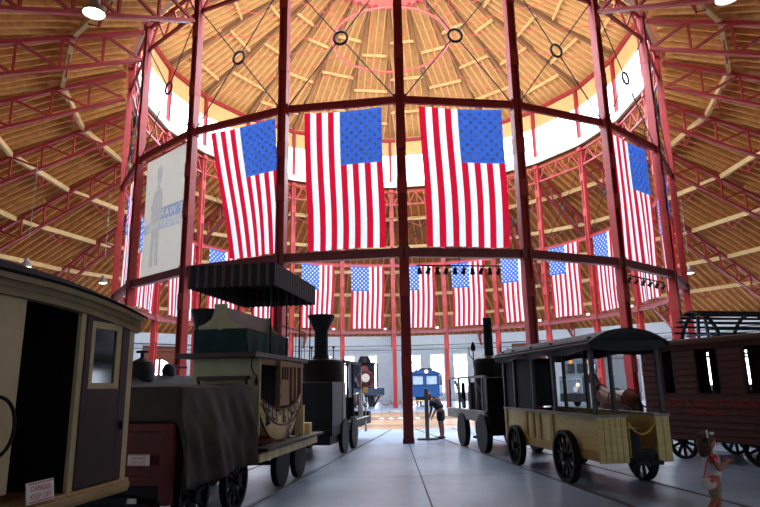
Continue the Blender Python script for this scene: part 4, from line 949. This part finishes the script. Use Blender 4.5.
for s_, nm in ((1, 'l'), (-1, 'r')):
    n[nm+'st'] = ((-.62, s_*.16, .98), (.15, .17)); n[nm+'kn'] = ((-.5, s_*.17, .8), .1); n[nm+'hk'] = ((-.8, s_*.16, .52), .06); n[nm+'ft'] = ((-.74, s_*.16, .2), .04); n[nm+'hf'] = ((-.7, s_*.16, .06), .06)
    e += [('rump', nm+'st'), (nm+'st', nm+'kn'), (nm+'kn', nm+'hk'), (nm+'hk', nm+'ft'), (nm+'ft', nm+'hf')]
    n[nm+'el'] = ((.5, s_*.15, .92), .1); n[nm+'fk'] = ((.52, s_*.15, .52), .06); n[nm+'ff'] = ((.51, s_*.15, .2), .04); n[nm+'fh'] = ((.55, s_*.15, .06), .06)
    e += [('chest', nm+'el'), (nm+'el', nm+'fk'), (nm+'fk', nm+'ff'), (nm+'ff', nm+'fh')]
skin('body', n, e, BAY, hz, 'loin')
for s_ in (-1, 1): MB().lathe([(.035, 0), (.03, .07), (0, .14)], c=(.93, s_*.06, 2.0), n=8).build('ear', BAY, hz)
mb = MB(); mb.tube([(.95, 0, 2.05), (.83, 0, 1.88), (.7, 0, 1.68), (.55, 0, 1.52)], [.03, .05, .05, .03], 8); mb.build('mane', BLACK, hz)
mb = MB(); mb.tube([(-.92, 0, 1.3), (-1.02, 0, 1.1), (-1.02, 0, .8), (-.98, 0, .55)], [.04, .06, .07, .02], 8); mb.build('tail', BLACK, hz)
mb = MB()
mb.tube([(.55+.12*sin(q*pi/10)*.6, .27*cos(q*pi/10), 1.28+.33*sin(q*pi/10)) for q in range(20)], .045, 8, True)
mb.build('collar', BLACK, hz)
mb = MB()
for x, r in ((-.05, .315), (-.62, .295)): mb.tube([(x, r*cos(q*pi/12), 1.2+r*1.02*sin(q*pi/12)) for q in range(24)], .018, 6, True)
for s_ in (-1, 1): mb.tube([(.5, s_*.31, 1.2), (-.05, s_*.33, 1.15), (-.6, s_*.31, 1.12), (-1.0, s_*.3, 1.0)], .02, 6); mb.tube([(-.05, s_*.2, 1.46), (-.4, s_*.25, 1.36), (-.85, s_*.2, 1.2)], .015, 6)
mb.build('harness', BLACK, hz)
mb = MB(); mb.tube([(1.12+.02, .1*cos(q*pi/6), 1.8+.11*sin(q*pi/6)) for q in range(12)], .014, 5, True); mb.tube([(1.22, .075*cos(q*pi/6), 1.7+.08*sin(q*pi/6)) for q in range(12)], .014, 5, True); [mb.bar((1.13, s_*.1, 1.84), (1.22, s_*.08, 1.7), .02, .02) for s_ in (-1, 1)]; mb.build('bridle', BLACK, hz); hz.scale = (.8, .95, .97)
for s_ in (-1, 1): MB().ell((1.09, s_*.085, 1.9), (.022, .015, .022), 8).build('eye', NEARBLK, hz)
p = unproj(592.5, 400, 14.2)
t = thing('white_post', 'slender white upright post beside the horse\'s chest', 'post', (p.x, p.y, 0)); MB().b2(-.035, .035, -.035, .035, 0.02, 1.62).build('post', WHITE, t, smooth=False); MB().b2(-.12, .12, -.12, .12, 0, .03).build('foot', GREYW, t, smooth=False)

# hooped slat frame behind the brown coach
t = thing('hooped_car', 'dark railway car with arched hoops and long black roof slats behind the brown coach', 'railway car', (9.2, -13.3, 0), radians(14))
mb = MB(); mb.b2(-.2, 6.2, -1.1, 1.1, .6, 1.5); mb.build('body', DNAVY, t, smooth=False)
for x in (0, 2.0, 4.0, 6.0):
    mb = MB(); mb.tube([(x, 1.0*cos(q*pi/12), 1.5+2.2*sin(q*pi/12)**.8) for q in range(13)], .06, 6); mb.build('hoop', BLACK, t)
for q in range(19):
    a_ = pi*(.1+.8*q/18); MB().b2(-.3, 6.3, 1.03*cos(a_)-.06, 1.03*cos(a_)+.06, 1.52+2.2*sin(a_)**.8, 1.58+2.2*sin(a_)**.8).build('roof_slat', BLACK, t, smooth=False)
mb = MB()
for y in (-.5, .2): mb.bar((0, y, 1.5), (0, y*.4-.1, 3.6), .08, .06)
mb.b2(-.05, .05, -.9, .3, 2.55, 2.62); mb.b2(-.05, .05, -.5, .5, 3.0, 3.06); mb.build('end_brace', mat('blue_black_iron', '#10143a', .5), t, smooth=False)
for x in (1.0, 5.0):
    for y in (-.7, .7): wheel(t, x, y, .38, spokes=0)

# locomotives across the turntable
c = veh('steam_locomotive', 'far steam locomotive with red smokebox front, wide chimney and dark blue pilot', 'locomotive', 11.5, 17.6)
mb = MB(); mb.lathe([(.0, .0), (.62, .0), (.66, .05), (.66, 5.0), (0, 5.0)], c=(1.2, 0, 2.2), n=24, M=Matrix.Rotation(-pi/2, 3, 'Y')); mb.build('boiler', BLACK, c)
mb = MB(); mb.lathe([(0, 0), (.3, 0), (.34, .06), (0, .08)], c=(1.25, 0, 2.3), n=20, M=Matrix.Rotation(pi/2, 3, 'Y')); mb.build('smokebox_door', mat('pale_door', '#b8aca0', .5), c)
mb = MB(); mb.b2(1.0, 1.2, -.62, .62, 1.62, 2.5); mb.lathe([(.62, 0), (.62, .12), (0, .12)], c=(1.08, 0, 2.35), n=24, M=Matrix.Rotation(pi/2, 3, 'Y')); mb.build('smokebox_front', mat('loco_red', '#6b2224', .5), c)
mb = MB(); mb.lathe([(.2, 2.8), (.24, 3.2), (.55, 3.5), (.52, 3.62), (.36, 4.0), (.3, 4.0)], c=(.7, 0, 0), n=24); mb.build('chimney', BLACK, c)
mb = MB(); mb.b2(.7, 1.0, -.2, .2, 2.9, 3.25); mb.build('headlamp_box', mat('loco_red', '#6b2224'), c, smooth=False)
mb = MB(); mb.b2(-3.4, -1.6, -1.1, 1.1, 1.2, 3.5); mb.b2(-3.6, -1.4, -1.25, 1.25, 3.5, 3.6); mb.build('cab', DNAVY, c, smooth=False)
mb = MB(); [mb.cyl((.9, y, 1.4), (.9, y, 3.4), .06, n=8) for y in (-1.0, 1.0)]; mb.bar((.9, -1.0, 3.35), (-2, -1.0, 3.35), .08, .08); mb.bar((.9, 1.0, 3.35), (-2, 1.0, 3.35), .08, .08); mb.build('side_posts', BLACK, c)
mb = MB(); mb.b2(1.0, 1.3, -1.5, 1.5, .95, 1.5); mb.b2(-3.4, 1.0, -1.0, 1.0, .8, 1.3); mb.build('front_beam', DNAVY, c, smooth=False)
mb = MB(); mb.b2(1.3, 1.33, -.2, .2, 1.15, 1.6); mb.build('number_plate', BRONZE, c, smooth=False)
mb = MB(); [mb.b2(1.3, 1.33, s_*.55, s_*1.4, .85, .92) for s_ in (-1, 1)]; mb.build('gilt_stripe', BRONZE, c, smooth=False)
mb = MB(); [mb.bar((1.3, y, .9), (2.1, y*.5, .12), .1, .1) for y in (-1.1, -.7, -.35, 0, .35, .7, 1.1)]; mb.build('pilot', BLACK, c)
for x in (.3, -1.2, -2.7):
    for y in (-.72, .72): wheel(c, x, y, .6)
c = veh('electric_locomotive', 'far blue box-cab electric locomotive with a lit headlamp beyond the turntable', 'locomotive', 10.5, 18.2)
mb = MB(); mb.b2(-3.5, 1.3, -1.15, 1.15, .75, 1.65); mb.b2(1.26, 1.3, -1.15, 1.15, 1.6, 1.72); mb.b2(-3.5, 1.3, -1.15, 1.15, 2.38, 2.6)
for y0, y1 in ((-1.15, -.95), (-.15, .15), (.95, 1.15)): mb.b2(1.2, 1.3, y0, y1, 1.65, 2.4)
mb.b2(-3.5, -3.4, -1.15, 1.15, 1.65, 2.4); [mb.b2(x, x+.3, s_*1.1, s_*1.15, 1.65, 2.4) for x in (-3.5, -2, -.6, .9) for s_ in (-1, 1)]
mb.build('body', NAVY, c, smooth=False)
pr = [(-1.22+2.44*q/12, 2.58+.32*(1-abs((q-6)/6)**2.5)) for q in range(13)]
mb = MB(); mb.prism(pr+[(1.22, 2.52), (-1.22, 2.52)], 'x', -3.6, 1.4); mb.build('roof', NAVY, c)
for y0, y1 in ((-.95, -.15), (.15, .95)): MB().b2(1.22, 1.24, y0, y1, 1.65, 2.4).build('cab_window', mat('pale_glass', '#b8c8d0', .1, spec=.8), c, smooth=False)
mb = MB(); mb.lathe([(0, .1), (.16, .1), (.17, 0), (.1, -.1), (0, -.1)], c=(1.42, .15, 2.72), n=16, M=Matrix.Rotation(pi/2, 3, 'Y')); mb.build('headlamp', WLAMP, c)
mb = MB(); mb.cyl((.2, -.75, 2.7), (.2, -.75, 3.5), .05, n=8); mb.bar((.2, -1.15, 3.5), (.2, -.35, 3.55), .1, .06); mb.bar((.1, -.75, 3.3), (.8, -.75, 2.8), .05, .05); mb.b2(-.8, .8, -.5, .5, 2.88, 3.0); mb.build('trolley_pole', BLACK, c)
mb = MB(); mb.b2(-3.4, 1.2, -.8, .8, .4, .75); mb.b2(1.3, 1.5, -.7, .7, .55, .7); mb.build('underframe', BLACK, c, smooth=False)
mb = MB(); mb.b2(1.5, 1.56, -1.2, 1.0, .42, .5); mb.build('buffer_stripe', YELC, c, smooth=False)
for x in (.4, -2.6):
    for y in (-.72, .72): wheel(c, x, y, .42, spokes=0)
c = veh('diesel_locomotive', 'far dark grey locomotive with two amber lamps, seen through the open yellow wagon', 'locomotive', 7.95, 17.8)
mb = MB(); mb.b2(-5, .8, -1.45, 1.45, .9, 3.3); mb.b2(-5, .2, -1.2, 1.2, 3.3, 3.9); mb.b2(.8, 1.4, -1.35, .5, .9, 2.1); mb.build('body', GREYL, c, smooth=False, bevel=.05)
mb = MB(); [mb.b2(.8, .83, y, y+.8, 2.3, 2.95) for y in (-1.2, -.2)]; mb.b2(.8, .83, .8, 1.3, 2.3, 2.95); mb.build('cab_window', GLASSD, c, smooth=False)
mb = MB(); [mb.lathe([(0, .06), (.12, .05), (.12, -.05), (0, -.06)], c=(.86, y, 3.1), n=12, M=Matrix.Rotation(pi/2, 3, 'Y')) for y in (-.65,)]; mb.build('amber_lamp', AMBER, c)
mb = MB(); mb.lathe([(0, .06), (.12, .05), (.12, -.05), (0, -.06)], c=(.86, .6, 3.05), n=12, M=Matrix.Rotation(pi/2, 3, 'Y')); mb.build('amber_lamp', AMBER, c)
mb = MB(); mb.lathe([(.0, .1), (.14, .08), (.14, 0), (0, 0)], c=(1.4, .15, 1.5), n=12, M=Matrix.Rotation(pi/2, 3, 'Y')); mb.build('headlamp', WLAMP, c)
mb = MB()
for y in (.85, 1.3): mb.bar((1.5, y, .3), (.95, y, 2.9), .05, .05)
for q in range(8): f_ = q/8; mb.bar((1.5-.55*f_, .85, .4+2.5*f_), (1.5-.55*f_, 1.3, .4+2.5*f_), .04, .04)
mb.build('ladder', STEEL, c)
mb = MB(); mb.b2(-5, 1.5, -1.3, 1.3, .35, .9); mb.build('underframe', BLACK, c, smooth=False)
mb = MB(); [mb.cyl((1.45, y, .9), (1.45, y, 1.9), .025, n=6) for y in (-1.3, -.7, .1, .5)]; mb.bar((1.45, -1.3, 1.9), (1.45, .5, 1.9), .04, .04); mb.lathe([(.2, 0), (.2, .1), (0, .1)], c=(1.42, .0, 1.2), n=14, M=Matrix.Rotation(pi/2, 3, 'Y')); mb.build('front_rail', STEEL, c)
for x in (.3, -1.5, -3.6):
    for y in (-.72, .72): wheel(c, x, y, .45, spokes=0)
# locomotive behind the cream coach
c = veh('steam_locomotive', 'dark steam locomotive with tall flared chimney behind the stagecoach car and tarped car', 'locomotive', -1.5, 16.2)
mb = MB(); mb.cyl((-2.2, 0, 1.55), (1.7, 0, 1.55), .5, n=24); mb.build('boiler', BLACK, c)
mb = MB(); mb.lathe([(.26, 1.95), (.26, 3.1), (.3, 3.2), (.5, 4.0), (.5, 4.06), (.4, 4.03)], c=(1.3, 0, 0), n=24); mb.build('chimney', BLACK, c)
mb = MB(); mb.lathe([(.34, 1.9), (.34, 2.2), (.28, 2.38), (.12, 2.46), (.05, 2.5), (.05, 2.62), (.16, 2.62), (.16, 2.68), (0, 2.7)], c=(-1.3, -.1, 0), n=20); mb.build('steam_dome', BLACK, c)
mb = MB(); mb.lathe([(.16, 1.95), (.2, 2.2), (.12, 2.35), (0, 2.4)], c=(-.2, 0, 0), n=16); mb.b2(-.3, .5, -.03, .03, 2.25, 2.3); mb.build('bell', BLACK, c)
mb = MB(); mb.b2(-2.6, 2.1, -.62, .62, .7, .95); mb.build('frame', BLACK, c, smooth=False)
mb = MB(); mb.bar((.2, -.5, 2.1), (1.2, -.5, 2.2), .04, .04); mb.cyl((.6, -.5, 1.5), (.6, -.5, 2.1), .03, n=6); mb.build('handrail', STEEL, c)
for x in (-1.8, -.3, 1.3):
    for y in (-.7, .7): wheel(c, x, y, .55)
